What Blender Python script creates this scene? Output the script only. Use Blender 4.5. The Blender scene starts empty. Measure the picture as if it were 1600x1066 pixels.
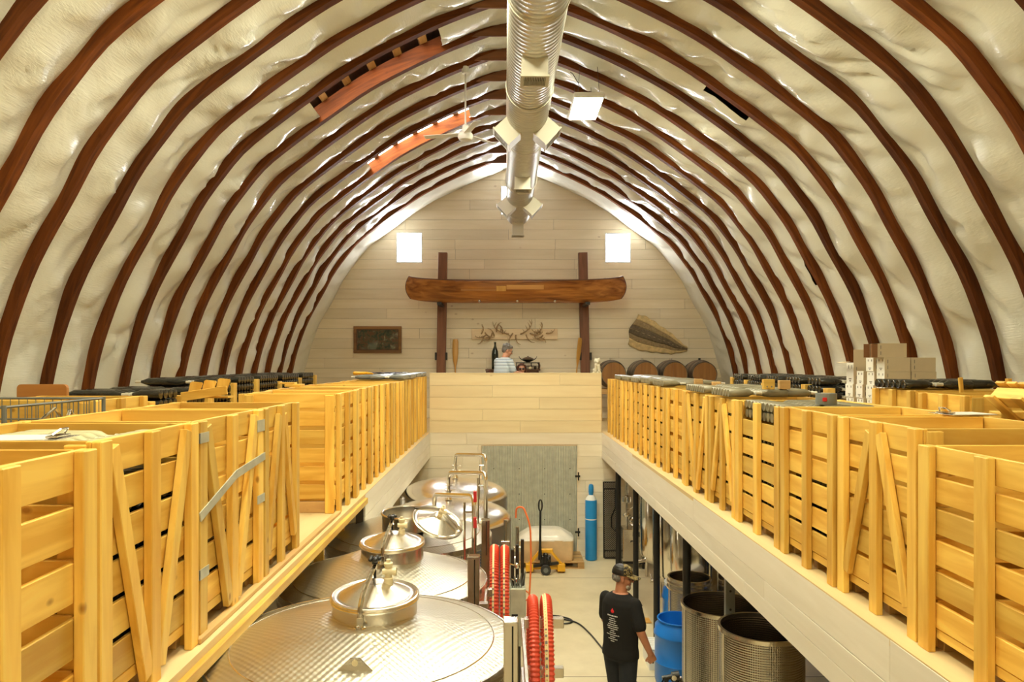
import bpy, bmesh, math, random
from math import sin, cos, pi, radians as R, sqrt, atan2
from mathutils import Vector as V, Matrix as M4, Euler, noise as mnoise

random.seed(7)
SC = bpy.context.scene
COL = SC.collection

# ------------------------------------------------------------------ camera
cam = bpy.data.cameras.new('camera')
cam.sensor_width = 36.0
cam.lens = 25.43
cam.shift_x = 0.0081
cam.shift_y = 0.0200
cam.clip_start = 0.05
cam_o = bpy.data.objects.new('camera', cam)
COL.objects.link(cam_o)
cam_o.location = (0, 0, 3.86)
cam_o.rotation_euler = (R(90), 0, 0)
SC.camera = cam_o

# ------------------------------------------------------------------ world and exposure
w = bpy.data.worlds.new('world')
SC.world = w
w.use_nodes = True
bgn = w.node_tree.nodes['Background']
bgn.inputs[0].default_value = (0.86, 0.93, 1.0, 1)
bgn.inputs[1].default_value = 7.0
SC.view_settings.view_transform = 'Standard'
SC.view_settings.look = 'None'
SC.view_settings.gamma = 1.0
SC.view_settings.use_curve_mapping = False
SC.view_settings.exposure = 0.84
LAMP = 58.0            # strength of the hanging LED panels
WINDOW = 26.0           # daylight in the gable windows
LAMP_COL = (1.0, 0.955, 0.685, 1)

CZ = 3.86              # eye height
LZ = 2.47              # loft floor height
AX = 0.21              # axis of the arch
YW = 14.3              # parapet and lower end wall
YG = 17.9              # gable wall


# ------------------------------------------------------------------ mesh builder
class MB:
    def __init__(s):
        s.v = []; s.f = []; s.m = []

    def add(s, vs, fs, mat=0, M=None):
        o = len(s.v)
        if M is not None:
            vs = [M @ V(p) for p in vs]
        s.v += [tuple(p) for p in vs]
        for f in fs:
            s.f.append([i + o for i in f]); s.m.append(mat)
        return s

    def box(s, x0, x1, y0, y1, z0, z1, mat=0, M=None, ch=0.0):
        if ch <= 0:
            vs = [(x, y, z) for z in (z0, z1) for y in (y0, y1) for x in (x0, x1)]
            fs = [(0, 2, 3, 1), (4, 5, 7, 6), (0, 1, 5, 4), (2, 6, 7, 3), (0, 4, 6, 2), (1, 3, 7, 5)]
            return s.add(vs, fs, mat, M)
        vs = []; idx = {}
        lim = ((x0, x1), (y0, y1), (z0, z1))
        for a in (0, 1):
            for b in (0, 1):
                for c in (0, 1):
                    sg = (a, b, c)
                    for ax in range(3):
                        p = []
                        for k in range(3):
                            val = lim[k][sg[k]]
                            if k != ax:
                                val += ch if sg[k] == 0 else -ch
                            p.append(val)
                        idx[(sg, ax)] = len(vs); vs.append(p)
        fs = []
        for ax in range(3):
            o1, o2 = (ax + 1) % 3, (ax + 2) % 3
            for e in (0, 1):
                q = []
                for (i, j) in ((0, 0), (1, 0), (1, 1), (0, 1)):
                    sg = [0, 0, 0]; sg[ax] = e; sg[o1] = i; sg[o2] = j
                    q.append(idx[(tuple(sg), ax)])
                fs.append(q if e else q[::-1])
        for ax in range(3):
            o1, o2 = (ax + 1) % 3, (ax + 2) % 3
            for i in (0, 1):
                for j in (0, 1):
                    s0 = [0, 0, 0]; s0[o1] = i; s0[o2] = j
                    s1 = list(s0); s1[ax] = 1
                    s0 = tuple(s0); s1 = tuple(s1)
                    q = [idx[(s0, o1)], idx[(s1, o1)], idx[(s1, o2)], idx[(s0, o2)]]
                    fs.append(q if (i ^ j) else q[::-1])
        for sg in [(a, b, c) for a in (0, 1) for b in (0, 1) for c in (0, 1)]:
            q = [idx[(sg, 0)], idx[(sg, 1)], idx[(sg, 2)]]
            fs.append(q if sum(sg) % 2 else q[::-1])
        return s.add(vs, fs, mat, M)

    def cbox(s, c, size, rot=None, mat=0, ch=0.0):
        M = M4.Translation(V(c))
        if rot is not None:
            M = M @ Euler(rot).to_matrix().to_4x4()
        a, b, d = size[0] / 2, size[1] / 2, size[2] / 2
        return s.box(-a, a, -b, b, -d, d, mat, M, ch)

    def bar(s, p0, p1, wd, hg, up=(0, 0, 1), mat=0, ch=0.0):
        p0, p1 = V(p0), V(p1)
        d = (p1 - p0); L = d.length; d.normalize()
        u = V(up)
        if abs(d.dot(u)) > 0.98:
            u = V((0, 1, 0))
        sx = d.cross(u).normalized(); u = sx.cross(d).normalized()
        M = M4.Translation((p0 + p1) / 2) @ M4((sx, d, u)).transposed().to_4x4()
        return s.box(-wd / 2, wd / 2, -L / 2, L / 2, -hg / 2, hg / 2, mat, M, ch)

    def tube(s, pts, r, seg=8, closed=False, mat=0, radii=None, flat=None):
        pts = [V(p) for p in pts]; n = len(pts)
        rr = radii or [r] * n
        prev = None; rings = []
        for i, p in enumerate(pts):
            if closed:
                t = pts[(i + 1) % n] - pts[i - 1]
            else:
                t = pts[min(i + 1, n - 1)] - pts[max(i - 1, 0)]
            if t.length < 1e-9:
                t = V((0, 0, 1))
            t.normalize()
            if prev is None:
                a = V((0, 0, 1)) if abs(t.z) < 0.9 else V((1, 0, 0))
                nx = t.cross(a).normalized()
            else:
                nx = (prev - t * prev.dot(t)).normalized()
            prev = nx; ny = t.cross(nx)
            rings.append([p + (nx * cos(2 * pi * k / seg) + ny * sin(2 * pi * k / seg) * (flat or 1)) * rr[i] for k in range(seg)])
        return s.loft(rings, closed, mat)

    def loft(s, rings, closed=False, mat=0, caps=True):
        n = len(rings); seg = len(rings[0])
        vs = [p for r_ in rings for p in r_]; fs = []
        for i in range(n if closed else n - 1):
            j = (i + 1) % n
            for k in range(seg):
                l = (k + 1) % seg
                fs.append((i * seg + k, i * seg + l, j * seg + l, j * seg + k))
        if caps and not closed:
            fs.append(tuple(range(seg))[::-1]); fs.append(tuple((n - 1) * seg + k for k in range(seg)))
        return s.add(vs, fs, mat)

    def lathe(s, prof, seg=24, M=None, mat=0, caps=True):
        vs = []; fs = []
        n = len(prof)
        for (r_, z_) in prof:
            for k in range(seg):
                a = 2 * pi * k / seg
                vs.append((r_ * cos(a), r_ * sin(a), z_))
        for i in range(n - 1):
            for k in range(seg):
                l = (k + 1) % seg
                fs.append((i * seg + k, i * seg + l, (i + 1) * seg + l, (i + 1) * seg + k))
        if caps:
            if prof[0][0] > 1e-6: fs.append(tuple(range(seg))[::-1])
            if prof[-1][0] > 1e-6: fs.append(tuple((n - 1) * seg + k for k in range(seg)))
        return s.add(vs, fs, mat, M)

    def ell(s, c, rad, seg=14, rings=9, rot=None, mat=0):
        M = M4.Translation(V(c))
        if rot is not None:
            M = M @ Euler(rot).to_matrix().to_4x4()
        prof = [(max(1e-5, sin(pi * i / rings)), -cos(pi * i / rings)) for i in range(rings + 1)]
        prof[0] = (0.02, -1); prof[-1] = (0.02, 1)
        M = M @ M4.Diagonal((rad[0], rad[1], rad[2], 1))
        return s.lathe(prof, seg, M, mat)

    def cap(s, p0, p1, r0, r1, seg=10):
        """tapered capsule"""
        p0, p1 = V(p0), V(p1); d = (p1 - p0)
        if d.length < 1e-6: d = V((0, 0, 1e-4))
        L = d.length; d.normalize()
        pts = []; rad = []
        for a in (-90, -60, -30, 0):
            pts.append(p0 + d * (r0 * sin(R(a)))); rad.append(max(r0 * cos(R(a)), r0 * 0.05))
        for a in (0, 30, 60, 90):
            pts.append(p1 + d * (r1 * sin(R(a)))); rad.append(max(r1 * cos(R(a)), r1 * 0.05))
        return s.tube(pts, 1, seg, radii=rad)

    def chain(s, pts, rad, seg=10):
        for i in range(len(pts) - 1):
            s.cap(pts[i], pts[i + 1], rad[i], rad[i + 1], seg)
        return s

    def plate(s, outline, t, M=None, mat=0):
        """polygon in xz extruded along y by t"""
        n = len(outline)
        vs = [(x, -t / 2, z) for x, z in outline] + [(x, t / 2, z) for x, z in outline]
        fs = [tuple(range(n)), tuple(range(n, 2 * n))[::-1]]
        for i in range(n):
            j = (i + 1) % n
            fs.append((j, i, i + n, j + n))
        return s.add(vs, fs, mat, M)

    def mesh(s, name, mats, smooth=False, ang=35):
        me = bpy.data.meshes.new(name)
        me.from_pydata(s.v, [], s.f)
        for m in (mats if isinstance(mats, (list, tuple)) else [mats]):
            me.materials.append(m)
        if isinstance(mats, (list, tuple)) and len(mats) > 1:
            me.polygons.foreach_set('material_index', s.m)
        if smooth:
            me.polygons.foreach_set('use_smooth', [True] * len(me.polygons))
            me.update()
            me.set_sharp_from_angle(angle=R(ang))
        me.update()
        return me

    def build(s, name, mats, parent=None, loc=(0, 0, 0), rot=(0, 0, 0), smooth=False, ang=35):
        return link(name, s.mesh(name, mats, smooth, ang), parent, loc, rot)


def link(name, me, parent=None, loc=(0, 0, 0), rot=(0, 0, 0)):
    o = bpy.data.objects.new(name, me)
    COL.objects.link(o)
    o.location = loc; o.rotation_euler = rot
    if parent is not None:
        o.parent = parent
    return o


def tag(o, label, cat, group=None):
    o['label'] = label; o['category'] = cat
    if group: o['group'] = group
    return o


def thing(name, label, cat, loc=(0, 0, 0), rz=0, group=None):
    o = bpy.data.objects.new(name, None)
    o.empty_display_size = 0.1
    COL.objects.link(o)
    o.location = loc; o.rotation_euler = (0, 0, rz)
    return tag(o, label, cat, group)


def struct(o):
    o['kind'] = 'structure'
    return o


def stuff(o):
    o['kind'] = 'stuff'
    return o


KIDS = {}
def dup(root):
    """copy of a thing with its parts and sub-parts"""
    r = root.copy(); COL.objects.link(r)
    for ch in root.children:
        c = ch.copy(); COL.objects.link(c); c.parent = r
        for g in ch.children:
            d = g.copy(); COL.objects.link(d); d.parent = c
    return r


# ------------------------------------------------------------------ materials
def newmat(name):
    m = bpy.data.materials.new(name); m.use_nodes = True
    nt = m.node_tree
    return m, nt, nt.nodes['Principled BSDF']


def nd(nt, typ, **kw):
    n = nt.nodes.new(typ)
    for k, v in kw.items():
        if k.startswith('i_'):
            n.inputs[k[2:].replace('_', ' ')].default_value = v
        else:
            setattr(n, k, v)
    return n


def plain(name, col, rough=0.5, metal=0.0, var=0.0, vscale=6.0, bump=0.0, bscale=40.0, spec=None, emit=0.0, coat=0.0):
    m, nt, b = newmat(name)
    L = nt.links.new
    b.inputs['Base Color'].default_value = (*col, 1)
    b.inputs['Roughness'].default_value = rough
    b.inputs['Metallic'].default_value = metal
    if coat: b.inputs['Coat Weight'].default_value = coat
    if spec is not None: b.inputs['Specular IOR Level'].default_value = spec
    tc = nd(nt, 'ShaderNodeTexCoord')
    if var > 0:
        n = nd(nt, 'ShaderNodeTexNoise', i_Scale=vscale, i_Detail=5.0)
        L(tc.outputs['Object'], n.inputs['Vector'])
        rp = nd(nt, 'ShaderNodeMapRange', i_From_Min=0.3, i_From_Max=0.7, i_To_Min=1 - var, i_To_Max=1 + var * 0.6)
        L(n.outputs['Fac'], rp.inputs['Value'])
        mx = nd(nt, 'ShaderNodeMix', data_type='RGBA', blend_type='MULTIPLY')
        mx.inputs['Factor'].default_value = 1
        mx.inputs[6].default_value = (*col, 1)
        L(rp.outputs[0], mx.inputs[7])
        L(mx.outputs[2], b.inputs['Base Color'])
    if bump > 0:
        n2 = nd(nt, 'ShaderNodeTexNoise', i_Scale=bscale, i_Detail=4.0)
        L(tc.outputs['Object'], n2.inputs['Vector'])
        bp = nd(nt, 'ShaderNodeBump', i_Strength=bump, i_Distance=0.01)
        L(n2.outputs['Fac'], bp.inputs['Height'])
        L(bp.outputs[0], b.inputs['Normal'])
    if emit:
        b.inputs['Emission Color'].default_value = (*col, 1)
        b.inputs['Emission Strength'].default_value = emit
    return m


def wood(name, light, dark, axis=0, rough=0.55, tint=0.16, knots=0.7, grain=14.0, contrast=1.0, knot_scale=2.2, spec=0.5, polar=False):
    m, nt, b = newmat(name)
    b.inputs['Specular IOR Level'].default_value = spec
    L = nt.links.new
    tc = nd(nt, 'ShaderNodeTexCoord'); oi = nd(nt, 'ShaderNodeObjectInfo')
    mul = nd(nt, 'ShaderNodeMath', operation='MULTIPLY'); mul.inputs[1].default_value = 61.0
    L(oi.outputs['Random'], mul.inputs[0])
    ad = nd(nt, 'ShaderNodeVectorMath', operation='ADD')
    src = tc.outputs['Object']
    if polar:      # grain that follows a bent timber
        sp = nd(nt, 'ShaderNodeSeparateXYZ'); L(src, sp.inputs[0])
        def mth(op, a, b_):
            n = nd(nt, 'ShaderNodeMath', operation=op)
            for i, q in enumerate((a, b_)):
                if isinstance(q, (int, float)): n.inputs[i].default_value = q
                else: L(q, n.inputs[i])
            return n.outputs[0]
        ax_ = mth('ABSOLUTE', sp.outputs['X'], 0.0); az = mth('SUBTRACT', sp.outputs['Z'], 3.4)
        th = mth('MULTIPLY', mth('ARCTAN2', az, ax_), 5.0)
        rd = mth('SQRT', mth('ADD', mth('MULTIPLY', ax_, ax_), mth('MULTIPLY', az, az)), 0.0)
        cb = nd(nt, 'ShaderNodeCombineXYZ'); L(th, cb.inputs[0]); L(sp.outputs['Y'], cb.inputs[1]); L(rd, cb.inputs[2])
        src = cb.outputs[0]
    L(src, ad.inputs[0]); L(mul.outputs[0], ad.inputs[1])
    mp = nd(nt, 'ShaderNodeMapping')
    sc = [grain] * 3; sc[axis] = grain * 0.09
    mp.inputs['Scale'].default_value = sc
    L(ad.outputs[0], mp.inputs['Vector'])
    n1 = nd(nt, 'ShaderNodeTexNoise', i_Scale=1.0, i_Detail=6.0, i_Distortion=0.6)
    L(mp.outputs[0], n1.inputs['Vector'])
    rp = nd(nt, 'ShaderNodeMapRange', i_From_Min=0.5 - 0.22 / contrast, i_From_Max=0.5 + 0.22 / contrast)
    L(n1.outputs['Fac'], rp.inputs['Value'])
    mx = nd(nt, 'ShaderNodeMix', data_type='RGBA')
    L(rp.outputs[0], mx.inputs['Factor'])
    mx.inputs[6].default_value = (*dark, 1); mx.inputs[7].default_value = (*light, 1)
    col = mx.outputs[2]
    if knots > 0:
        mk = nd(nt, 'ShaderNodeMapping')
        s2 = [knot_scale * 1.6] * 3; s2[axis] = knot_scale
        mk.inputs['Scale'].default_value = s2
        L(ad.outputs[0], mk.inputs['Vector'])
        vo = nd(nt, 'ShaderNodeTexVoronoi', i_Scale=1.0)
        L(mk.outputs[0], vo.inputs['Vector'])
        kr = nd(nt, 'ShaderNodeMapRange', i_From_Min=0.03, i_From_Max=0.075, i_To_Min=knots, i_To_Max=0.0)
        L(vo.outputs['Distance'], kr.inputs['Value'])
        m2 = nd(nt, 'ShaderNodeMix', data_type='RGBA')
        L(kr.outputs[0], m2.inputs['Factor']); L(col, m2.inputs[6])
        m2.inputs[7].default_value = (dark[0] * 0.5, dark[1] * 0.38, dark[2] * 0.3, 1)
        col = m2.outputs[2]
    tv = nd(nt, 'ShaderNodeMapRange', i_To_Min=1 - tint, i_To_Max=1 + tint)
    L(oi.outputs['Random'], tv.inputs['Value'])
    hs = nd(nt, 'ShaderNodeHueSaturation')
    L(tv.outputs[0], hs.inputs['Value']); L(col, hs.inputs['Color'])
    L(hs.outputs[0], b.inputs['Base Color'])
    b.inputs['Roughness'].default_value = rough
    bp = nd(nt, 'ShaderNodeBump', i_Strength=0.12, i_Distance=0.004)
    L(n1.outputs['Fac'], bp.inputs['Height']); L(bp.outputs[0], b.inputs['Normal'])
    return m


def dimple(name, col, rough, freq, mode='top', strength=0.5, radius=0.8):
    """stainless sheet embossed with a regular dimple pattern"""
    m, nt, b = newmat(name)
    L = nt.links.new
    b.inputs['Metallic'].default_value = 1.0
    b.inputs['Base Color'].default_value = (*col, 1)
    b.inputs['Roughness'].default_value = rough
    tc = nd(nt, 'ShaderNodeTexCoord'); sp = nd(nt, 'ShaderNodeSeparateXYZ')
    L(tc.outputs['Object'], sp.inputs[0])

    def mt(op, a, b_=None):
        n = nd(nt, 'ShaderNodeMath', operation=op)
        for i, q in enumerate((a, b_)):
            if q is None: continue
            if isinstance(q, (int, float)): n.inputs[i].default_value = q
            else: L(q, n.inputs[i])
        return n.outputs[0]
    if mode == 'top':
        a, c = sp.outputs['X'], sp.outputs['Y']
        u, v_ = mt('ADD', a, mt('MULTIPLY', c, 0.25)), c
        f1, f2 = freq, freq * 0.8
    else:
        a = mt('MULTIPLY', mt('ARCTAN2', sp.outputs['Y'], sp.outputs['X']), radius); c = sp.outputs['Z']
        u, v_ = mt('ADD', a, c), mt('SUBTRACT', a, c)
        f1 = f2 = freq
    h = mt('MULTIPLY', mt('SINE', mt('MULTIPLY', u, f1)), mt('SINE', mt('MULTIPLY', v_, f2)))
    bp = nd(nt, 'ShaderNodeBump', i_Strength=strength, i_Distance=0.004)
    L(h, bp.inputs['Height']); L(bp.outputs[0], b.inputs['Normal'])
    n = nd(nt, 'ShaderNodeTexNoise', i_Scale=3.0, i_Detail=4.0)
    L(tc.outputs['Object'], n.inputs['Vector'])
    rr = nd(nt, 'ShaderNodeMapRange', i_To_Min=rough * 0.75, i_To_Max=rough * 1.3)
    L(n.outputs['Fac'], rr.inputs['Value']); L(rr.outputs[0], b.inputs['Roughness'])
    return m


PINE_L, PINE_D = (0.87, 0.575, 0.125), (0.70, 0.38, 0.055)
W = {}
for ax, nm in enumerate('xyz'):
    W['pine' + nm] = wood('pine_' + nm, PINE_L, PINE_D, ax, rough=0.5, tint=0.22, knots=0.85, knot_scale=2.8, contrast=1.5)
    W['white' + nm] = wood('washed_board_' + nm, (0.89, 0.80, 0.63), (0.80, 0.70, 0.51), ax, tint=0.07, knots=0.5, grain=9, knot_scale=1.7)
    W['old' + nm] = wood('weathered_pine_' + nm, (0.62, 0.40, 0.16), (0.42, 0.24, 0.09), ax, tint=0.2, knots=0.8)
W['fascia'] = wood('washed_fascia_board', (0.88, 0.83, 0.72), (0.79, 0.73, 0.61), 1, tint=0.05, knots=0.4, grain=9, knot_scale=1.7)
W['pale'] = wood('pale_parapet_board', (0.86, 0.72, 0.44), (0.78, 0.62, 0.35), 0, tint=0.05, knots=0.5, grain=9, knot_scale=1.7)
W['rib'] = wood('stained_rib', (0.19, 0.054, 0.010), (0.075, 0.021, 0.005), 0, tint=0.3, knots=0.3, grain=22, spec=0.12, polar=True)
W['gusset'] = wood('stained_gusset', (0.24, 0.09, 0.03), (0.13, 0.045, 0.015), 0, tint=0.2, knots=0.9, knot_scale=7)
W['post'] = wood('brown_post', (0.25, 0.10, 0.05), (0.14, 0.055, 0.025), 2, tint=0.15, knots=0.3)
W['ply'] = wood('plywood_deck', (0.80, 0.62, 0.33), (0.68, 0.50, 0.24), 1, tint=0.05, knots=0.2, grain=6)
W['canoe'] = wood('cedar_strip', (0.56, 0.22, 0.045), (0.20, 0.06, 0.014), 0, rough=0.22, tint=0.0, knots=0.25, grain=10, contrast=1.3)
W['barrel'] = wood('barrel_head', (0.36, 0.17, 0.05), (0.25, 0.11, 0.03), 2, tint=0.1, knots=0.0, grain=10)
W['stave'] = wood('barrel_stave', (0.25, 0.18, 0.11), (0.16, 0.11, 0.07), 1, tint=0.05, knots=0.0, grain=10)
W['paddle'] = wood('paddle_wood', (0.72, 0.40, 0.09), (0.58, 0.29, 0.06), 2, rough=0.3, knots=0.0, tint=0.05)
W['brown'] = wood('dark_brown_wood', (0.17, 0.07, 0.03), (0.09, 0.035, 0.015), 0, rough=0.4, knots=0.1)
W['frame'] = wood('picture_frame_wood', (0.30, 0.15, 0.05), (0.17, 0.08, 0.025), 0, rough=0.4, knots=0.0)

STEEL = plain('stainless', (0.74, 0.70, 0.63), 0.24, 1.0, var=0.06, bump=0.02, bscale=60)
STEEL_M = plain('stainless_mirror', (0.78, 0.75, 0.69), 0.12, 1.0)
STEEL_W = plain('tank_wall_steel', (0.70, 0.66, 0.59), 0.3, 1.0, var=0.1, vscale=3, bump=0.03, bscale=25)
DIM_T = dimple('dimpled_tank_top', (0.60, 0.57, 0.49), 0.33, 165.0, 'top', 0.22)
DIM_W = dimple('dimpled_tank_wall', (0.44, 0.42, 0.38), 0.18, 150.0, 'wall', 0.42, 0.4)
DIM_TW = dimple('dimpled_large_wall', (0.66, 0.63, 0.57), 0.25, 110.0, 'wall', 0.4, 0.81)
GALV = plain('galvanised_steel', (0.56, 0.57, 0.48), 0.45, 0.35, var=0.16, vscale=9)
DUCT = plain('duct_steel', (0.66, 0.65, 0.59), 0.42, 1.0, var=0.08, vscale=7)
BOOT = plain('duct_boot_steel', (0.60, 0.57, 0.48), 0.5, 0.6)
BLACK = plain('black_paint_and_shade', (0.012, 0.011, 0.010), 0.42)
BLACKP = plain('black_plastic', (0.012, 0.012, 0.012), 0.3)
DARKM = plain('dark_metal', (0.06, 0.055, 0.05), 0.35, 0.8)
BLUE = plain('blue_plastic', (0.012, 0.19, 0.72), 0.32, var=0.06)
BLUEC = plain('blue_cylinder_paint', (0.02, 0.27, 0.66), 0.35, var=0.06)
WHITE = plain('white_paint', (0.80, 0.80, 0.77), 0.4)
CREAM = plain('cream_plastic', (0.80, 0.70, 0.45), 0.4)
STONE = plain('cream_stone', (0.78, 0.72, 0.55), 0.6, var=0.15, vscale=20)
RED = plain('red_paint', (0.55, 0.02, 0.02), 0.4)
HOSE = plain('red_hose_rubber', (0.72, 0.085, 0.045), 0.35, var=0.06)
HOSEC = plain('cream_hose_marking', (0.80, 0.66, 0.35), 0.45)
ORANGE = plain('orange_airline', (0.85, 0.19, 0.05), 0.4)
YELLOW = plain('yellow_jack_paint', (0.82, 0.42, 0.015), 0.38, var=0.06)
RUBBER = plain('dark_rubber', (0.035, 0.033, 0.03), 0.6)
GREYP = plain('grey_plastic', (0.18, 0.19, 0.18), 0.35)
CARDW = plain('white_cardboard', (0.86, 0.85, 0.79), 0.7)
CARDK = plain('kraft_cardboard', (0.66, 0.55, 0.38), 0.75, var=0.05)
CARDI = plain('kraft_inside_shaded', (0.26, 0.12, 0.05), 0.8)
INK = plain('print_ink', (0.20, 0.18, 0.16), 0.7)
GLASS = plain('dark_bottle_glass', (0.022, 0.021, 0.016), 0.16, var=0.2, coat=0.3)
GLASS2 = plain('olive_bottle_glass', (0.23, 0.205, 0.135), 0.32, var=0.2)  # lighter olive; on the far bins it stands in for window reflections
GLASS3 = plain('pale_bottle_glass', (0.62, 0.58, 0.36), 0.25, var=0.1)
GLASS4 = plain('grey_bottle_glass', (0.22, 0.23, 0.22), 0.2, var=0.2)  # grey put into the far bottles in place of mirrored windows
FOIL = plain('bottle_cap_foil', (0.75, 0.72, 0.62), 0.35, 0.4)
GREENG = plain('black_green_glass', (0.006, 0.014, 0.008), 0.08, coat=0.5)
SKIN = plain('skin', (0.50, 0.21, 0.115), 0.5, var=0.1, vscale=14)
SKIN2 = plain('pale_skin', (0.58, 0.28, 0.17), 0.5, var=0.08, vscale=14)
TEE = plain('black_cotton', (0.006, 0.0055, 0.0055), 0.9, bump=0.1, bscale=60)
JEANS = plain('dark_denim', (0.014, 0.017, 0.024), 0.85, var=0.3, vscale=8)
GREYHAIR = plain('grey_hair', (0.20, 0.18, 0.16), 0.7, var=0.6, vscale=60, bump=0.6, bscale=70)
BEARD = plain('grey_beard', (0.45, 0.38, 0.30), 0.7, var=0.3, vscale=60)
AUBURN = plain('auburn_hair', (0.09, 0.022, 0.010), 0.45, var=0.3, vscale=30)
LIPS = plain('lips', (0.38, 0.10, 0.075), 0.5)
CHAIRR = plain('dark_red_leather', (0.10, 0.022, 0.016), 0.4)
WRAP = plain('stretch_wrapped_cartons', (0.70, 0.50, 0.28), 0.3, var=0.25, vscale=3, bump=0.5, bscale=9)
WRAPT = plain('white_stretch_film', (0.82, 0.78, 0.69), 0.22, var=0.08, bump=0.5, bscale=9)
ANTLER = plain('antler', (0.42, 0.28, 0.14), 0.5, var=0.35, vscale=20)
FISH_D = plain('fish_skin_dark', (0.16, 0.12, 0.075), 0.6, var=0.35, vscale=22)
FISH_M = plain('fish_skin_brown', (0.34, 0.25, 0.13), 0.6, var=0.3, vscale=22)
FISH_C = plain('fish_skin_cream', (0.72, 0.55, 0.27), 0.6, var=0.22, vscale=14)
FISH_S = plain('fish_scute', (0.40, 0.30, 0.17), 0.5, var=0.3, vscale=30)
PAPER = plain('white_paper', (0.84, 0.80, 0.74), 0.6)
LED = plain('led_diffuser', LAMP_COL[:3], 0.4, emit=LAMP)
PANE = plain('daylit_pane', (0.97, 0.98, 1.0), 0.2, emit=WINDOW)
SKYP = {8: plain('daylit_roof_panel', (1.0, 0.90, 0.74), 0.2, emit=34.0), 4: plain('daylit_roof_panel_far', (1.0, 0.95, 0.88), 0.2, emit=16.0)}


def mat_insulation():
    m, nt, b = newmat('white_poly_insulation')
    L = nt.links.new
    b.inputs['Base Color'].default_value = (0.78, 0.78, 0.69, 1)
    b.inputs['Roughness'].default_value = 0.33
    b.inputs['Coat Weight'].default_value = 0.5
    b.inputs['Coat Roughness'].default_value = 0.16
    tc = nd(nt, 'ShaderNodeTexCoord')
    mp = nd(nt, 'ShaderNodeMapping'); mp.inputs['Scale'].default_value = (62, 5, 62)
    L(tc.outputs['Object'], mp.inputs['Vector'])
    n = nd(nt, 'ShaderNodeTexNoise', i_Scale=1.0, i_Detail=3.0)
    L(mp.outputs[0], n.inputs['Vector'])
    n2 = nd(nt, 'ShaderNodeTexNoise', i_Scale=2.2, i_Detail=2.5, i_Distortion=0.5)
    L(tc.outputs['Object'], n2.inputs['Vector'])
    mx = nd(nt, 'ShaderNodeMath', operation='MULTIPLY_ADD'); mx.inputs[1].default_value = 0.14
    L(n.outputs['Fac'], mx.inputs[0]); L(n2.outputs['Fac'], mx.inputs[2])
    bp = nd(nt, 'ShaderNodeBump', i_Strength=0.75, i_Distance=0.035)
    L(mx.outputs[0], bp.inputs['Height'])
    L(bp.outputs[0], b.inputs['Normal']); L(bp.outputs[0], b.inputs['Coat Normal'])
    return m


def mat_concrete():
    m, nt, b = newmat('concrete_floor')
    L = nt.links.new
    tc = nd(nt, 'ShaderNodeTexCoord')
    n = nd(nt, 'ShaderNodeTexNoise', i_Scale=0.9, i_Detail=8.0, i_Roughness=0.65)
    L(tc.outputs['Object'], n.inputs['Vector'])
    r = nd(nt, 'ShaderNodeMapRange', i_From_Min=0.3, i_From_Max=0.7)
    L(n.outputs['Fac'], r.inputs['Value'])
    mx = nd(nt, 'ShaderNodeMix', data_type='RGBA')
    L(r.outputs[0], mx.inputs['Factor'])
    mx.inputs[6].default_value = (0.60, 0.51, 0.33, 1); mx.inputs[7].default_value = (0.78, 0.69, 0.48, 1)
    L(mx.outputs[2], b.inputs['Base Color'])
    b.inputs['Roughness'].default_value = 0.42
    return m


def mat_camo():
    m, nt, b = newmat('camouflage_cloth')
    L = nt.links.new
    tc = nd(nt, 'ShaderNodeTexCoord')
    v = nd(nt, 'ShaderNodeTexNoise', i_Scale=28.0, i_Detail=2.0, i_Distortion=1.5)
    L(tc.outputs['Object'], v.inputs['Vector'])
    cr = nd(nt, 'ShaderNodeValToRGB'); cr.color_ramp.interpolation = 'CONSTANT'
    e = cr.color_ramp.elements
    e[0].position = 0; e[0].color = (0.02, 0.015, 0.01, 1)
    e[1].position = 0.45; e[1].color = (0.28, 0.20, 0.07, 1)
    x = e.new(0.55); x.color = (0.09, 0.075, 0.03, 1)
    x = e.new(0.62); x.color = (0.45, 0.36, 0.17, 1)
    L(v.outputs['Fac'], cr.inputs[0]); L(cr.outputs[0], b.inputs['Base Color'])
    b.inputs['Roughness'].default_value = 0.85
    return m


def mat_stripes():
    m, nt, b = newmat('striped_polo_cloth')
    L = nt.links.new
    tc = nd(nt, 'ShaderNodeTexCoord'); sp = nd(nt, 'ShaderNodeSeparateXYZ')
    L(tc.outputs['Object'], sp.inputs[0])
    mu = nd(nt, 'ShaderNodeMath', operation='MULTIPLY'); mu.inputs[1].default_value = 15.0
    L(sp.outputs['Z'], mu.inputs[0])
    fr = nd(nt, 'ShaderNodeMath', operation='FRACT'); L(mu.outputs[0], fr.inputs[0])
    cr = nd(nt, 'ShaderNodeValToRGB'); cr.color_ramp.interpolation = 'CONSTANT'
    e = cr.color_ramp.elements
    e[0].position = 0; e[0].color = (0.58, 0.66, 0.74, 1)
    e[1].position = 0.5; e[1].color = (0.16, 0.22, 0.30, 1)
    x = e.new(0.68); x.color = (0.72, 0.76, 0.78, 1)
    x = e.new(0.85); x.color = (0.36, 0.44, 0.53, 1)
    L(fr.outputs[0], cr.inputs[0]); L(cr.outputs[0], b.inputs['Base Color'])
    b.inputs['Roughness'].default_value = 0.85
    return m


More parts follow.
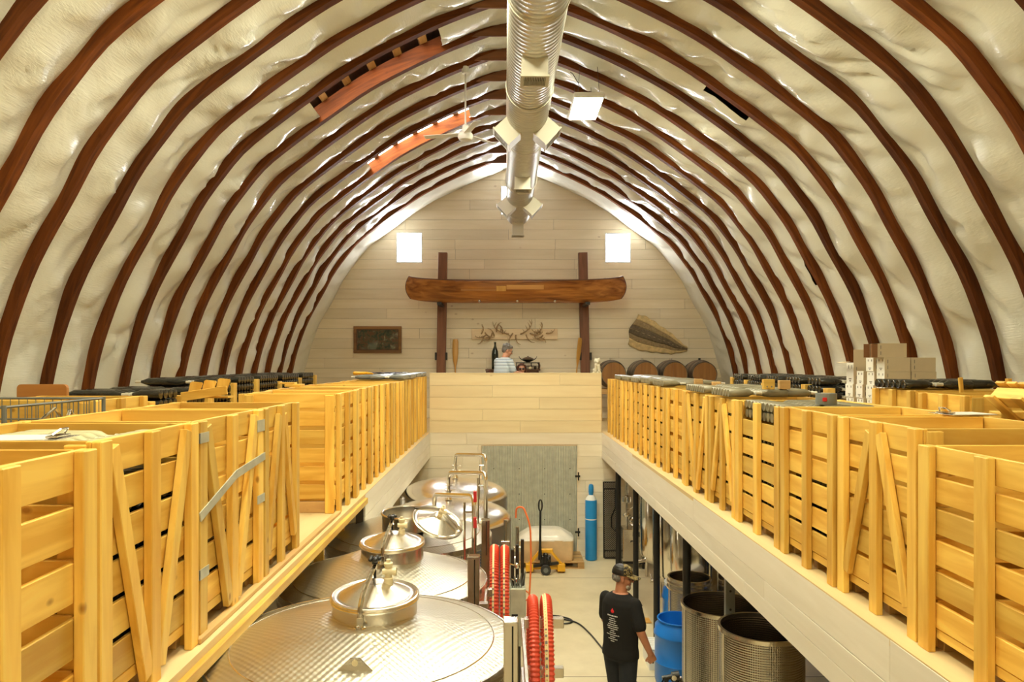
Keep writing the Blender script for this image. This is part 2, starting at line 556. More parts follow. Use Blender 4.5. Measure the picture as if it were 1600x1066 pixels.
def mat_painting():
    m, nt, b = newmat('landscape_painting')
    L = nt.links.new
    tc = nd(nt, 'ShaderNodeTexCoord'); sp = nd(nt, 'ShaderNodeSeparateXYZ')
    L(tc.outputs['Object'], sp.inputs[0])
    n = nd(nt, 'ShaderNodeTexNoise', i_Scale=9.0, i_Detail=6.0, i_Distortion=1.0)
    L(tc.outputs['Object'], n.inputs['Vector'])
    cr = nd(nt, 'ShaderNodeValToRGB')
    e = cr.color_ramp.elements
    e[0].position = 0.3; e[0].color = (0.012, 0.018, 0.012, 1)
    e[1].position = 0.7; e[1].color = (0.30, 0.27, 0.15, 1)
    for p, c in ((0.42, (0.03, 0.05, 0.025, 1)), (0.5, (0.09, 0.08, 0.035, 1)), (0.56, (0.16, 0.05, 0.02, 1)), (0.6, (0.07, 0.09, 0.05, 1))):
        x = e.new(p); x.color = c
    L(n.outputs['Fac'], cr.inputs[0])
    n2 = nd(nt, 'ShaderNodeTexNoise', i_Scale=2.6, i_Detail=2.0)
    L(tc.outputs['Object'], n2.inputs['Vector'])
    r = nd(nt, 'ShaderNodeMapRange', i_From_Min=0.55, i_From_Max=0.7, i_To_Min=0.0, i_To_Max=0.6)
    L(n2.outputs['Fac'], r.inputs['Value'])
    mx = nd(nt, 'ShaderNodeMix', data_type='RGBA'); mx.inputs[7].default_value = (0.30, 0.33, 0.24, 1)
    L(r.outputs[0], mx.inputs['Factor']); L(cr.outputs[0], mx.inputs[6])
    L(mx.outputs[2], b.inputs['Base Color'])
    b.inputs['Roughness'].default_value = 0.5
    return m


INSUL = mat_insulation(); CONC = mat_concrete(); CAMO = mat_camo(); POLO = mat_stripes(); PAINTING = mat_painting()

# ------------------------------------------------------------------ the arch
CTRL = [(5.34, 2.40), (5.24, 3.1), (5.10, 3.86), (4.95, 4.36), (4.75, 4.86), (4.42, 5.46), (4.19, 5.89), (3.92, 6.27),
        (3.60, 6.65), (3.10, 7.05), (2.69, 7.35), (2.07, 7.77), (1.27, 8.18), (0.6, 8.46), (0.0, 8.66)]


def catmull(P, n):
    out = []
    for i in range(len(P) - 1):
        p0 = P[max(i - 1, 0)]; p1 = P[i]; p2 = P[i + 1]; p3 = P[min(i + 2, len(P) - 1)]
        for k in range(n):
            t = k / n
            out.append(tuple(0.5 * (2 * b + (c - a) * t + (2 * a - 5 * b + 4 * c - d) * t * t + (3 * b - a - 3 * c + d) * t ** 3)
                             for a, b, c, d in zip(p0, p1, p2, p3)))
    out.append(P[-1])
    return out


_raw = catmull(CTRL, 8)
ARC = [0.0]
for a, b in zip(_raw, _raw[1:]):
    ARC.append(ARC[-1] + sqrt((a[0] - b[0]) ** 2 + (a[1] - b[1]) ** 2))
ALEN = ARC[-1]


def arch(u, off=0.0):
    """point (half width, z) at arc fraction u from the springing to the ridge, moved outwards by off"""
    s = max(0.0, min(1.0, u)) * ALEN
    i = 0
    while i < len(ARC) - 2 and ARC[i + 1] < s: i += 1
    t = (s - ARC[i]) / (ARC[i + 1] - ARC[i])
    a, b = _raw[i], _raw[i + 1]
    i0, i1 = max(i - 2, 0), min(i + 3, len(_raw) - 1)
    tx, tz = _raw[i1][0] - _raw[i0][0], _raw[i1][1] - _raw[i0][1]
    l = sqrt(tx * tx + tz * tz)
    if u >= 1.0:
        return 0.0, a[1] + (b[1] - a[1]) * t + off * 1.12
    return a[0] + (b[0] - a[0]) * t + tz / l * off, a[1] + (b[1] - a[1]) * t - tx / l * off


def u_at_half(h):
    lo, hi = 0.0, 1.0
    for _ in range(40):
        m = (lo + hi) / 2
        if arch(m)[0] > h: lo = m
        else: hi = m
    return lo


def half_at_z(z):
    lo, hi = 0.0, 1.0
    for _ in range(40):
        m = (lo + hi) / 2
        if arch(m)[1] < z: lo = m
        else: hi = m
    return arch(lo)[0]


NR = 24
RIBY = [16.9 - 0.82 * i for i in range(NR)]      # rib 1 is nearest the gable
BACKY = -2.0
SKY = {8: (2.78, 1.07), 4: (2.63, 0.83)}         # open bays on the left, between rib i and i+1 (0-based)

# roof deck with two strips of translucent roofing
deckmat = wood('roof_deck_boards', (0.13, 0.06, 0.025), (0.07, 0.03, 0.012), 1, knots=0.0)
NU = 44
edges_y = [YG + 0.4] + RIBY[:]
dk = MB(); sk = {8: MB(), 4: MB()}
def quad_roof(mb, sd, u0, u1, y0, y1, off):
    a, b = arch(u0, off), arch(u1, off)
    mb.add([(AX + sd * a[0], y0, a[1]), (AX + sd * b[0], y0, b[1]), (AX + sd * b[0], y1, b[1]), (AX + sd * a[0], y1, a[1])], [(0, 1, 2, 3)])
for sd in (-1, 1):
    for k in range(len(edges_y) - 1):
        y0, y1 = edges_y[k], edges_y[k + 1]
        us = [i / NU for i in range(NU + 1)]
        key = None
        if sd < 0 and k - 1 in SKY: key = k - 1
        if sd < 0 and k == 4: key = 4
        for i in range(NU):
            hm = arch((us[i] + us[i + 1]) / 2)[0]
            rng = SKY.get(key)
            if rng and rng[1] < hm < rng[0]:
                if key == 8:
                    ym = y1 + (y0 - y1) * 0.35
                    quad_roof(sk[8], sd, us[i], us[i + 1], ym, y1, 0.36)
                    quad_roof(dk, sd, us[i], us[i + 1], y0, ym, 0.36)
                else:
                    quad_roof(sk[4], sd, us[i], us[i + 1], y0, y1, 0.36)
            else:
                quad_roof(dk, sd, us[i], us[i + 1], y0, y1, 0.36)
ceiling = struct(dk.build('ceiling', deckmat))
for k in sk:
    o = sk[k].build('skylight', SKYP[k], ceiling)

# ribs, each half a bent laminated timber
def rib_mesh(sd):
    rings = []
    N = 46
    for i in range(N + 1):
        u = i / N
        a, b = arch(u, 0.0), arch(u, 0.22)
        if u > 0.93:
            b = arch(u, 0.16)
        rings.append([(sd * a[0], -0.055, a[1]), (sd * a[0], 0.055, a[1]), (sd * b[0], 0.055, b[1]), (sd * b[0], -0.055, b[1])])
    mb = MB(); mb.loft(rings)
    return mb.mesh('arch_rib', W['rib'])
rib_me = {-1: rib_mesh(-1), 1: rib_mesh(1)}
gm = MB()
gm.plate([(-0.66, 8.475), (0.66, 8.475), (0.60, 8.52), (0.0, 8.74), (-0.60, 8.52)], 0.024)
gus_me = gm.mesh('gusset_plate', W['gusset'])
for i, y in enumerate(RIBY):
    for sd in (-1, 1):
        link('arch_rib', rib_me[sd], ceiling, (AX, y, 0))
    if i < 16:
        link('gusset_plate', gus_me, ceiling, (AX, y - 0.07, 0))

# purlins seen in the two open bays
for k, (h0, h1) in SKY.items():
    u0, u1 = u_at_half(h0), u_at_half(h1)
    n = 5
    for j in range(n):
        u = u0 + (u1 - u0) * (j + 0.5) / n
        a, b = arch(u - 0.006, 0.225), arch(u + 0.006, 0.225)
        c, d = arch(u + 0.006, 0.35), arch(u - 0.006, 0.35)
        y0, y1 = RIBY[k + 1] - 0.05, RIBY[k - 1] + 0.05
        mb = MB(); mb.loft([[(AX - q[0], yy, q[1]) for q in (a, b, c, d)] for yy in (y0, y1)])
        mb.build('purlin', W['oldy'], ceiling)


# insulation blankets sagging between the ribs
def insulation(sd, y0, y1, u0, u1, seed, k_end=False, tear=None):
    nu = max(8, int(100 * (u1 - u0))); nv = 12
    mb = MB(); vs = []; fs = []
    for i in range(nu + 1):
        u = u0 + (u1 - u0) * i / nu
        s = u * ALEN
        sag = 0.5 + 0.5 * mnoise.noise(V((s * 0.7, seed * 3.1, 0.0)))
        crease = abs(mnoise.noise(V((s * 1.6, seed * 1.7, 5.0))))
        e0 = 0.095 + 0.045 * mnoise.noise(V((s * 1.5, seed * 2.3, 9.0)))
        if k_end: e0 = -0.02 + 0.03 * mnoise.noise(V((s * 1.5, seed, 9.0)))
        e1 = 0.095 + 0.05 * mnoise.noise(V((s * 1.5, seed * 2.9, 19.0)))
        for j in range(nv + 1):
            v = j / nv
            bell = sin(pi * v) ** 1.05
            off = e0 * (1 - v) + e1 * v
            off -= bell * (0.065 + 0.05 * sag)
            off += bell * 0.075 * (mnoise.noise(V((s * 2.3, v * 1.1 + seed * 7.0, seed))) + 0.6 * (0.35 - crease))
            off += bell * 0.035 * mnoise.noise(V((s * 7.0 + v * 3, v * 2.0 + seed * 5.0, 3.0)))
            off += bell * 0.085 * max(0.0, 0.10 - abs(mnoise.noise(V((s * 1.7 + v * 1.0, v * 0.7, seed * 11.0))))) * 8
            off = max(-0.06, off)
            if u > 0.96:
                off = off * (1 - (u - 0.96) / 0.04) + 0.03 * (u - 0.96) / 0.04
            p = arch(u, off)
            vs.append((AX + sd * p[0], y0 + (y1 - y0) * v, p[1]))
    for i in range(nu):
        for j in range(nv):
            if tear and j >= nv - 3 and tear[1] < arch(u0 + (u1 - u0) * (i + 0.5) / nu)[0] < tear[0] + (0.06 if j < nv - 1 else 0):
                continue
            a = i * (nv + 1) + j
            q = (a, a + 1, a + nv + 2, a + nv + 1)
            fs.append(q if sd < 0 else q[::-1])
    mb.add(vs, fs)
    return mb.build('insulation_panel', INSUL, ceiling, smooth=True, ang=180)
ys = [YG] + RIBY
for sd in (-1, 1):
    for k in range(len(ys) - 1):
        y0 = ys[k] - (0.05 if k else 0); y1 = ys[k + 1] + 0.05
        key = k - 1
        if sd < 0 and key in SKY:
            ua, ub = u_at_half(SKY[key][0]), u_at_half(SKY[key][1])
            insulation(sd, y0, y1, 0.0, ua, k * sd + 0.37)
            insulation(sd, y0, y1, ub, 1.0, k * sd + 0.37)
        else:
            insulation(sd, y0, y1, 0.0, 1.0, k * sd + 0.37, k == 0, {9: (2.95, 2.45), 7: (4.62, 4.45)}.get(k) if sd > 0 else None)


# ------------------------------------------------------------------ board cladding
def sub(rects, hole):
    out = []
    hx0, hx1, hz0, hz1 = hole
    for (a, b, c, d) in rects:
        if hx1 <= a or hx0 >= b or hz1 <= c or hz0 >= d:
            out.append((a, b, c, d)); continue
        if hx0 > a: out.append((a, hx0, c, d))
        if hx1 < b: out.append((hx1, b, c, d))
        m0, m1 = max(a, hx0), min(b, hx1)
        if hz0 > c: out.append((m0, m1, c, hz0))
        if hz1 < d: out.append((m0, m1, hz1, d))
    return out


def cladding(parent, zs, xr, y, mat, holes=(), th=0.018, lens=(2.2, 4.2), rnd=None, gap=0.004):
    """planks along x on a wall facing -y, rows between the heights zs; xr(z0,z1) gives the row's extent"""
    rnd = rnd or random
    for z0, z1 in zip(zs, zs[1:]):
        x0, x1 = xr(z0, z1)
        x = x0 - rnd.uniform(0, 1.8)
        while x < x1:
            L = rnd.uniform(*lens)
            a, b = max(x, x0), min(x + L, x1)
            x += L
            if b - a < 0.12: continue
            rc = [(a + gap / 2, b - gap / 2, z0 + gap / 2, z1 - gap / 2)]
            for h in holes: rc = sub(rc, h)
            if not rc: continue
            mb = MB(); dy = rnd.uniform(-0.002, 0.003)
            cx = (a + b) / 2; cz = (z0 + z1) / 2
            for (p, q, r_, s_) in rc:
                if s_ - r_ < 0.01 or q - p < 0.01: continue
                mb.box(p - cx, q - cx, -th + dy, 0, r_ - cz, s_ - cz, ch=0.003)
            if mb.v: mb.build('plank', mat, parent, (cx, y, cz))


RB = random.Random(11)
dark = plain('wall_sheathing', (0.06, 0.045, 0.03), 0.8)
s17 = YG / 1130.0
def gx(px): return (px - 787) * s17
def gz(py): return CZ - (py - 565) * s17
wins = [(gx(619), gx(660), gz(411), gz(363)), (gx(945), gx(986), gz(411), gz(364)), (gx(782), gx(822), gz(336), gz(290))]

# gable wall
wb = MB()
rows = [2.3 + 0.245 * i for i in range(28)]
for z0, z1 in zip(rows, rows[1:]):
    h = half_at_z(min(z0, 8.6)) + 0.33
    rc = [(AX - h, AX + h, z0, z1)]
    for w_ in wins: rc = sub(rc, w_)
    for (p, q, r_, s_) in rc:
        wb.box(p, q, YG + 0.022, YG + 0.10, r_, s_)
wall_gable = struct(wb.build('wall_gable', dark))
zs = [2.47 + 0.245 * i for i in range(27)]
cladding(wall_gable, zs, lambda a, b: (AX - half_at_z(min(a, 8.6)) - 0.2, AX + half_at_z(min(a, 8.6)) + 0.2), YG + 0.02, W['whitex'], wins, rnd=RB)
for n, w_ in enumerate(wins):
    fr = MB()
    x0, x1, z0, z1 = w_
    t = 0.03
    fr.box(x0, x0 + t, YG, YG + 0.12, z0, z1); fr.box(x1 - t, x1, YG, YG + 0.12, z0, z1)
    fr.box(x0 + t, x1 - t, YG, YG + 0.12, z0, z0 + t); fr.box(x0 + t, x1 - t, YG, YG + 0.12, z1 - t, z1)
    wf = struct(fr.build('window_%d' % (n + 1), WHITE))
    pn = MB(); pn.box(x0 + t, x1 - t, YG + 0.05, YG + 0.06, z0 + t, z1 - t)
    pn.build('pane', PANE, wf)

# lower end wall with the parapet above it
PX0, PX1, PZ = -1.468, 1.937, 3.622
DOOR = (-0.44, 1.45, 0.0, 2.21)
bk = MB()
bk.box(PX0, PX1, YW + 0.02, YW + 0.12, LZ - 0.6, PZ - 0.004)
for r_ in sub([(-5.2, 5.6, 0, LZ - 0.05)], DOOR): bk.box(r_[0], r_[1], YW + 0.022, YW + 0.1, r_[2], r_[3])
wall_end = struct(bk.build('wall_end', W['whitex']))
zs = [PZ - 0.2345 * i for i in range(6)][::-1]
cladding(wall_end, zs, lambda a, b: (PX0, PX1), YW + 0.02, W['pale'], rnd=RB)
zt = zs[0]
zs = [max(0.0, zt - 0.2345 * i) for i in range(12)][::-1]
cladding(wall_end, zs, lambda a, b: (PX0, PX1) if b > LZ else (-3.4, 3.6), YW + 0.02, W['whitex'], [DOOR], rnd=RB)
cap = MB(); cap.box(PX0, PX1, YW - 0.004, YW + 0.14, PZ - 0.003, PZ + 0.012, ch=0.003)
cap.build('capping_board', W['pale'], wall_end)

# floors
fl = MB(); fl.box(-5.5, 5.9, BACKY, YW + 0.1, -0.1, 0)
floor = struct(fl.build('floor', CONC))
jt = MB()
jt.box(-5, 5, 8.85, 8.858, 0.0, 0.0012); jt.box(-5, 5, 12.9, 12.908, 0.0, 0.0012)
jt.build('saw_cut', plain('saw_cut_dark', (0.16, 0.13, 0.09), 0.8), floor)  # thin dark strips laid on the slab as its cut joints
LX, RX = -1.455, 1.94
fl = MB(); fl.box(-5.4, LX, BACKY, YG, LZ - 0.04, LZ)
loft_l = struct(fl.build('floor_loft_left', W['ply']))
fl = MB(); fl.box(RX, 5.8, BACKY, YG, LZ - 0.04, LZ)
loft_r = struct(fl.build('floor_loft_right', W['ply']))
fl = MB(); fl.box(LX, RX, YW + 0.12, YG, LZ - 0.04, LZ)
struct(fl.build('floor_loft_end', W['ply']))


def fascia(x, y0, y1, sd, z0, z1, name, rows):
    """boarded face of a loft; sd is the side the boards look to"""
    bb = MB(); bb.box(min(x - sd * 0.02, x - sd * 0.10), max(x - sd * 0.02, x - sd * 0.10), y0, y1, z0 + 0.01, LZ - 0.041)
    root = struct(bb.build(name, dark))
    zz = z1
    for hgt in rows:
        y = y0 - RB.uniform(0, 2)
        while y < y1:
            L = RB.uniform(2.4, 3.8)
            a, b = max(y, y0), min(y + L, y1); y += L
            if b - a < 0.1: continue
            mb = MB(); xa, xb = x - sd * 0.02, x + sd * RB.uniform(-0.001, 0.002)
            cy = (a + b) / 2; cz = zz - hgt / 2
            mb.box(min(xa, xb), max(xa, xb), a + 0.002 - cy, b - 0.002 - cy, -hgt / 2 + 0.002, hgt / 2 - 0.002, ch=0.003)
            mb.build('plank', W['fascia'], root, (0, cy, cz))
        zz -= hgt
    return root
fascia(RX, 0.4, YW - 0.001, -1, 1.95, LZ - 0.005, 'trim_1', (0.235, 0.14, 0.14))
fascia(LX, 7.6, YW - 0.001, 1, 1.96, LZ - 0.005, 'trim_2', (0.235, 0.14, 0.13))

# left loft edge in front: rim board, curb, joists, studs, sheeting
mb = MB(); mb.box(-1.50, LX + 0.03, 0.3, 7.6, LZ - 0.10, LZ - 0.041, ch=0.004)
struct(mb.build('trim_3', W['piney']))
mb = MB(); mb.box(LX - 0.075, LX - 0.03, 3.55, 6.6, LZ + 0.001, LZ + 0.028, ch=0.003)
struct(mb.build('trim_4', W['oldy']))
jm = MB(); jm.box(-1.75, 1.75, -0.02, 0.02, -0.09, 0.09, ch=0.004)
jme = jm.mesh('joist', W['oldx'])
for k in range(16):
    link('joist', jme, loft_l, (-3.38, 0.9 + 0.42 * k, LZ - 0.19))
stm = MB(); stm.box(-0.045, 0.045, -0.02, 0.02, 0, 2.33, ch=0.003)
sme = stm.mesh('stud', W['pinez'])
for k in range(9):
    o = link('stud', sme, loft_l, (-1.68, 0.7 + 0.84 * k, 0.0))
mb = MB()
for k in range(3):
    mb.box(-1.74, -1.73, 1.58 + 0.84 * k, 2.36 + 0.84 * k, 1.2, 2.25)
mb.build('white_sheet', WHITE, loft_l)

# side and back walls
mb = MB(); mb.box(-5.55, -5.45, BACKY, YG + 0.1, 0, LZ + 0.1); struct(mb.build('wall_left', W['whitey']))
mb = MB(); mb.box(5.87, 5.97, BACKY, YG + 0.1, 0, LZ + 0.1); struct(mb.build('wall_right', W['whitey']))
mb = MB(); mb.box(-5.6, 6.0, BACKY - 0.1, BACKY, 0, 9.2); struct(mb.build('wall_back', W['whitex']))

# columns carrying the right loft
for (x, y, r_) in ((2.10, 13.26, 0.05), (2.10, 11.5, 0.045), (2.10, 9.93, 0.045), (2.10, 8.3, 0.046)):
    mb = MB(); mb.lathe([(r_, 0.012), (r_, 2.42)], 16); mb.box(-0.09, 0.09, -0.09, 0.09, 0, 0.012)
    o = mb.build('steel_column', BLACK, None, (x, y, 0), smooth=True)
    nth = {13.26: 'beside the blue gas cylinder', 11.5: 'second from the end wall', 9.93: 'third from the end wall', 8.3: 'between the blue drum and the open tanks'}[y]
    tag(o, 'round black steel column under the white-box loft, ' + nth, 'column', 'black columns under the loft')
mb = MB(); mb.box(-0.045, 0.045, -0.03, 0.03, 0, 2.42, ch=0.004)
for k in range(8): mb.tube([(0.0, -0.032, 0.9 + 0.18 * k), (0.0, -0.029, 0.9 + 0.18 * k)], 0.012, 8, mat=1)
tag(mb.build('steel_column', [GREYP, BLACK], None, (2.21, 7.08, 0)), 'square grey perforated steel post between the two open dimpled tanks', 'column')

# ------------------------------------------------------------------ hanging LED panels
def lamp_panel(x, y, z, label, ztop=None):
    t = thing('ceiling_lamp', label, 'lamp', (x, y, z))
    mb = MB(); mb.box(-0.205, 0.205, -0.465, 0.465, 0.0, 0.008); mb.build('diffuser', LED, t)
    mb = MB(); mb.box(-0.225, 0.225, -0.485, 0.485, 0.0085, 0.09, ch=0.012); mb.box(-0.15, 0.15, -0.4, 0.4, 0.09, 0.115, ch=0.01)
    mb.build('housing', WHITE, t)
    zt = 8.0 - z + 0.2
    mb = MB()
    for sx in (-0.16, 0.16):
        for sy in (-0.4, 0.4):
            mb.tube([(sx, sy, 0.09), (sx * 0.8, sy, zt)], 0.0035, 5)
    mb.tube([(0.0, -0.3, 0.115), (-0.12, -0.3, 0.25), (-0.22, -0.25, 0.45), (-0.25, -0.2, zt)], 0.006, 5)
    mb.build('suspension_wire', DARKM, t)
lamp_panel(1.25, 11.05, 7.71, 'white glowing LED panel hung on wires beyond the first duct outlets')
for (x, y) in ((1.25, 7.0), (1.25, -0.4), (-0.85, 7.2), (-0.85, 4.7), (-0.85, 2.2)):  # panels out of view, added and spaced for their light on the bins
    w_ = 'canoe-painting side' if x < 0 else 'white-box side'
    q = {7.0: 'over the first open-topped tank', 7.2: 'over the open hatch', 4.7: 'over the strapped bin', 2.2: 'over the clipboard', -0.4: 'over the camera end of the hall'}[y]
    lamp_panel(x, y, 7.71, 'unseen added LED panel %s, %s of the duct' % (q, w_))

# ------------------------------------------------------------------ ventilation duct
t = thing('ventilation_duct', 'long round spiral steel duct hanging under the ridge', 'duct', (0.31, 0, 7.13))
prof_rings = []
mb = MB(); y = -1.6; k = 0
rs = []
while y < 15.98:
    r_ = 0.275 if y < 10.4 else 0.262
    rs += [(r_, y), (r_, y + 0.066), (r_ + 0.0035, y + 0.070), (r_ + 0.0035, y + 0.076)]
    y += 0.08
rs.append((0.262, 15.98)); rs.append((0.02, 15.99))
mb.lathe(rs, 36, M4.Rotation(R(-90), 4, 'X'))
mb.build('duct_tube', DUCT, t, smooth=True, ang=50)


def boot(name_y, ang, depth, sz, hang):
    """outlet box on the duct: square sleeve leaving at ang (0 = straight down)"""
    Mx = M4.Translation((0, name_y, 0)) @ M4.Rotation(ang, 4, 'Y')
    b = MB(); s_ = sz / 2
    b.box(-s_, -s_ + 0.006, -s_, s_, -hang, -0.15, M=Mx); b.box(s_ - 0.006, s_, -s_, s_, -hang, -0.15, M=Mx)
    b.box(-s_ + 0.006, s_ - 0.006, -s_, -s_ + 0.006, -hang, -0.15, M=Mx); b.box(-s_ + 0.006, s_ - 0.006, s_ - 0.006, s_, -hang, -0.15, M=Mx)
    for (p, q, r_, u) in ((-s_ - 0.014, s_ + 0.014, -s_ - 0.014, -s_ + 0.02), (-s_ - 0.014, s_ + 0.014, s_ - 0.02, s_ + 0.014),
                          (-s_ - 0.014, -s_ + 0.02, -s_ + 0.02, s_ - 0.02), (s_ - 0.02, s_ + 0.014, -s_ + 0.02, s_ - 0.02)):
        b.box(p, q, r_, u, -hang - 0.02, -hang + 0.001, M=Mx)
    o = b.build('outlet_box', BOOT, t)
    g = MB()
    n = 13
    for i in range(n):
        x = -s_ + 0.028 + (sz - 0.056) * i / (n - 1)
        g.box(x - 0.003, x + 0.003, -s_ + 0.02, s_ - 0.02, -hang - 0.012, -hang + 0.012, M=Mx)
    g.box(-s_ + 0.012, s_ - 0.012, -s_ + 0.012, s_ - 0.012, -hang + 0.03, -hang + 0.034, mat=1, M=Mx)  # black sheet behind the bars, painted in place of the shaded duct inside
    g.build('grille', [BOOT, BLACK], o)
boot(7.29, 0, 0, 0.26, 0.43); boot(11.98, 0, 0, 0.26, 0.43); boot(15.85, 0, 0, 0.24, 0.51)
for yy in (9.65, 14.25):
    boot(yy, R(48), 0, 0.29, 0.45); boot(yy, R(-48), 0, 0.29, 0.45)
mb = MB()
for sx in (-0.27, 0.27):
    mb.tube([(sx * 0.5, 0, 0.25), (sx * 0.3, 0, 1.22)], 0.004, 5)
mb.tube([(0.283 * cos(a), 0, 0.283 * sin(a)) for a in [2 * pi * i / 28 for i in range(28)]], 0.008, 5, closed=True)
hme = mb.mesh('hanger_strap', BOOT)
for yy in (2.0, 4.4, 6.4, 8.6, 10.45, 12.9, 15.2):
    link('hanger_strap', hme, t, (0, yy, 0))

# ------------------------------------------------------------------ ceiling fan
t = thing('ceiling_fan', 'white three-bladed ceiling fan on a long rod beside the round duct', 'fan', (-0.59, 11.15, 7.36))
mb = MB(); mb.tube([(0, 0, 0.1), (0, 0, 1.02)], 0.014, 8); mb.build('rod', WHITE, t)
mb = MB(); mb.lathe([(0.016, 0.93), (0.05, 0.94), (0.06, 1.0), (0.055, 1.04)], 16); mb.build('canopy', WHITE, t, smooth=True)
mb = MB(); mb.lathe([(0.03, -0.1), (0.095, -0.085), (0.115, -0.05), (0.115, 0.0), (0.09, 0.03), (0.05, 0.05), (0.045, 0.13), (0.02, 0.16)], 24)
mb.build('motor', WHITE, t, smooth=True)
for a in (168, 288, 48):
    mb = MB(); mb.box(0.1, 0.66, -0.055, 0.055, -0.004, 0.004, M=M4.Rotation(R(a), 4, 'Z') @ M4.Rotation(R(9), 4, 'X'), ch=0.002)
    mb.build('blade', WHITE, t)

# ------------------------------------------------------------------ wine bins
BW, BD, BH = 0.90, 0.93, 1.06
_bm = {}
def cached(key, fn):
    if key not in _bm: _bm[key] = fn()
    return _bm[key]
def boxmesh(name, a, b, c, mat, ch=0.003):
    mb = MB(); mb.box(-a / 2, a / 2, -b / 2, b / 2, -c / 2, c / 2, ch=ch)
    return mb.mesh(name, mat)


def make_bin(style, n=6, gap=0.026, open_top=False, posts=3):
    """slatted pallet bin, front towards -y, standing on z = 0"""
    root = bpy.data.objects.new('wine_bin', None); COL.objects.link(root)
    w2, d2 = BW / 2, BD / 2
    key = (style, n, gap)
    z0 = 0.125
    sh = (BH - z0 - gap * (n - 1)) / n
    fs = cached(('f', n, gap), lambda: boxmesh('slat', BW - 0.02, 0.02, sh, W['pinex']))
    ss = cached(('s', n, gap), lambda: boxmesh('slat', 0.02, BD - 0.135, sh, W['piney']))
    pf = cached('pf', lambda: boxmesh('post', 0.085, 0.038, BH + 0.0, W['pinez'], 0.004))
    ps = cached('ps', lambda: boxmesh('post', 0.034, 0.085, BH - 0.012, W['pinez'], 0.004))
    for i in range(n):
        z = z0 + sh / 2 + i * (sh + gap)
        if not (open_top and i == n - 1):
            link('slat', fs, root, (0, -d2 + 0.05, z))
        link('slat', fs, root, (0, d2 - 0.05, z))
        for sx in (-1, 1):
            link('slat', ss, root, (sx * (w2 - 0.048), 0, z))
    for sy in (-1, 1):
        for x in ((-w2 + 0.052, 0.0, w2 - 0.052) if posts == 3 else (-w2 + 0.052, w2 - 0.052)):
            link('post', pf, root, (x, sy * (d2 - 0.019), BH / 2))
    for sx in (-1, 1):
        for y in (-d2 + 0.095, d2 - 0.095):
            link('post', ps, root, (sx * (w2 - 0.018), y, BH / 2 - 0.006))
    bd = cached('bd', lambda: boxmesh('base_board', BW - 0.12, BD - 0.14, 0.018, W['piney']))
    link('base_board', bd, root, (0, 0, 0.112))
    bt = cached('bt', lambda: boxmesh('base_rail', BW - 0.02, 0.03, 0.05, W['pinex']))
    link('base_rail', bt, root, (0, -d2 + 0.06, 0.095)); link('base_rail', bt, root, (0, d2 - 0.06, 0.095))
    sk_ = cached('sk', lambda: boxmesh('skid', 0.05, BD - 0.16, 0.1, W['oldy']))
    for x in (-w2 + 0.06, 0.0, w2 - 0.06):
        link('skid', sk_, root, (x, 0, 0.05))
    if style in 'VA':
        def br(sx):
            mb = MB()
            a, b = (0.055, 0.05), (w2 - 0.11, BH - 0.03)
            if style == 'A': a, b = (w2 - 0.11, 0.14), (0.055, BH - 0.06)
            mb.bar((sx * a[0], -d2 + 0.018, a[1]), (sx * b[0], -d2 + 0.018, b[1]), 0.034, 0.07, up=(1, 0, 0), ch=0.003)
            return mb.mesh('brace', W['pinez'])
        for sx in (-1, 1):
            link('brace', cached((style, sx), lambda: br(sx)), root)
    return root


PROTO = {}
def place_bin(style, x_face, y0, y1, side, label, h=1.06, z=LZ, group=None, depth=BD, rot=0.0, **kw):
    """side +1: row on the right, front looks to -x; side -1: row on the left"""
    k = (style, tuple(sorted(kw.items())))
    if k not in PROTO:
        r = make_bin(style, **kw); PROTO[k] = r
    else:
        r = dup(PROTO[k])
    L = y1 - y0 - 0.012
    r.scale = (L / BW, depth / BD, h / BH)
    r.location = (x_face + side * depth / 2, (y0 + y1) / 2, z)
    r.rotation_euler = (0, 0, (R(-90) if side > 0 else R(90)) + rot)
    tag(r, label, 'crate', group)
    return r


ORD = ['first', 'second', 'third', 'fourth', 'fifth', 'sixth', 'seventh', 'eighth', 'ninth', 'tenth', 'eleventh', 'twelfth', 'thirteenth']
XR_, XL_ = 2.025, -1.50
rb = [2.60, 3.56, 4.434, 5.315, 6.356, 7.195, 8.17, 9.116] + [9.116 + 0.848 * k for k in range(1, 7)]
RSTY = ['P', 'A', 'P', 'P', 'A', 'V', 'P', 'P', 'P', 'P', 'P', 'P', 'P']
GR = 'slatted bins along the white-box loft'
NT = len(RSTY)
for i, st in enumerate(RSTY):
    nm = ORD[NT - 1 - i]
    look = {'P': 'plain posts', 'A': 'braces meeting at the top', 'V': 'V-shaped braces'}[st]
    fill = ', empty' if i < 3 else ''
    kw = dict(n=5, gap=0.045) if i == 6 else (dict(n=6, gap=0.034) if i == 0 else (dict(open_top=True) if i == 3 else {}))
    lb = 'pine bin with %s, %s from the parapet on the white-box loft' % (look, nm)
    if i == 0: lb = 'low pine bin with wide slats, thirteenth from the parapet on the white-box loft'
    place_bin(st, XR_ + RB.uniform(-0.012, 0.012) * (i != 3), rb[i], rb[i + 1], 1, lb, h=(0.99 if i == 0 else 1.055) + RB.uniform(-0.006, 0.006), group=GR, **kw)
lb_ = [1.72, 2.68, 3.576, 4.556, 5.35]
LSTY = ['P', 'V', 'V', 'A']
LLAB = ['large pine bin with wide slat gaps, before the bin with the clipboard',
        'pine bin with V braces holding pale bottles under a clipboard',
        'pine bin with V braces tied by grey steel straps, above the big tank',
        'pine bin just before the gap in the row above the tanks']
GL = 'slatted bins above the tanks'
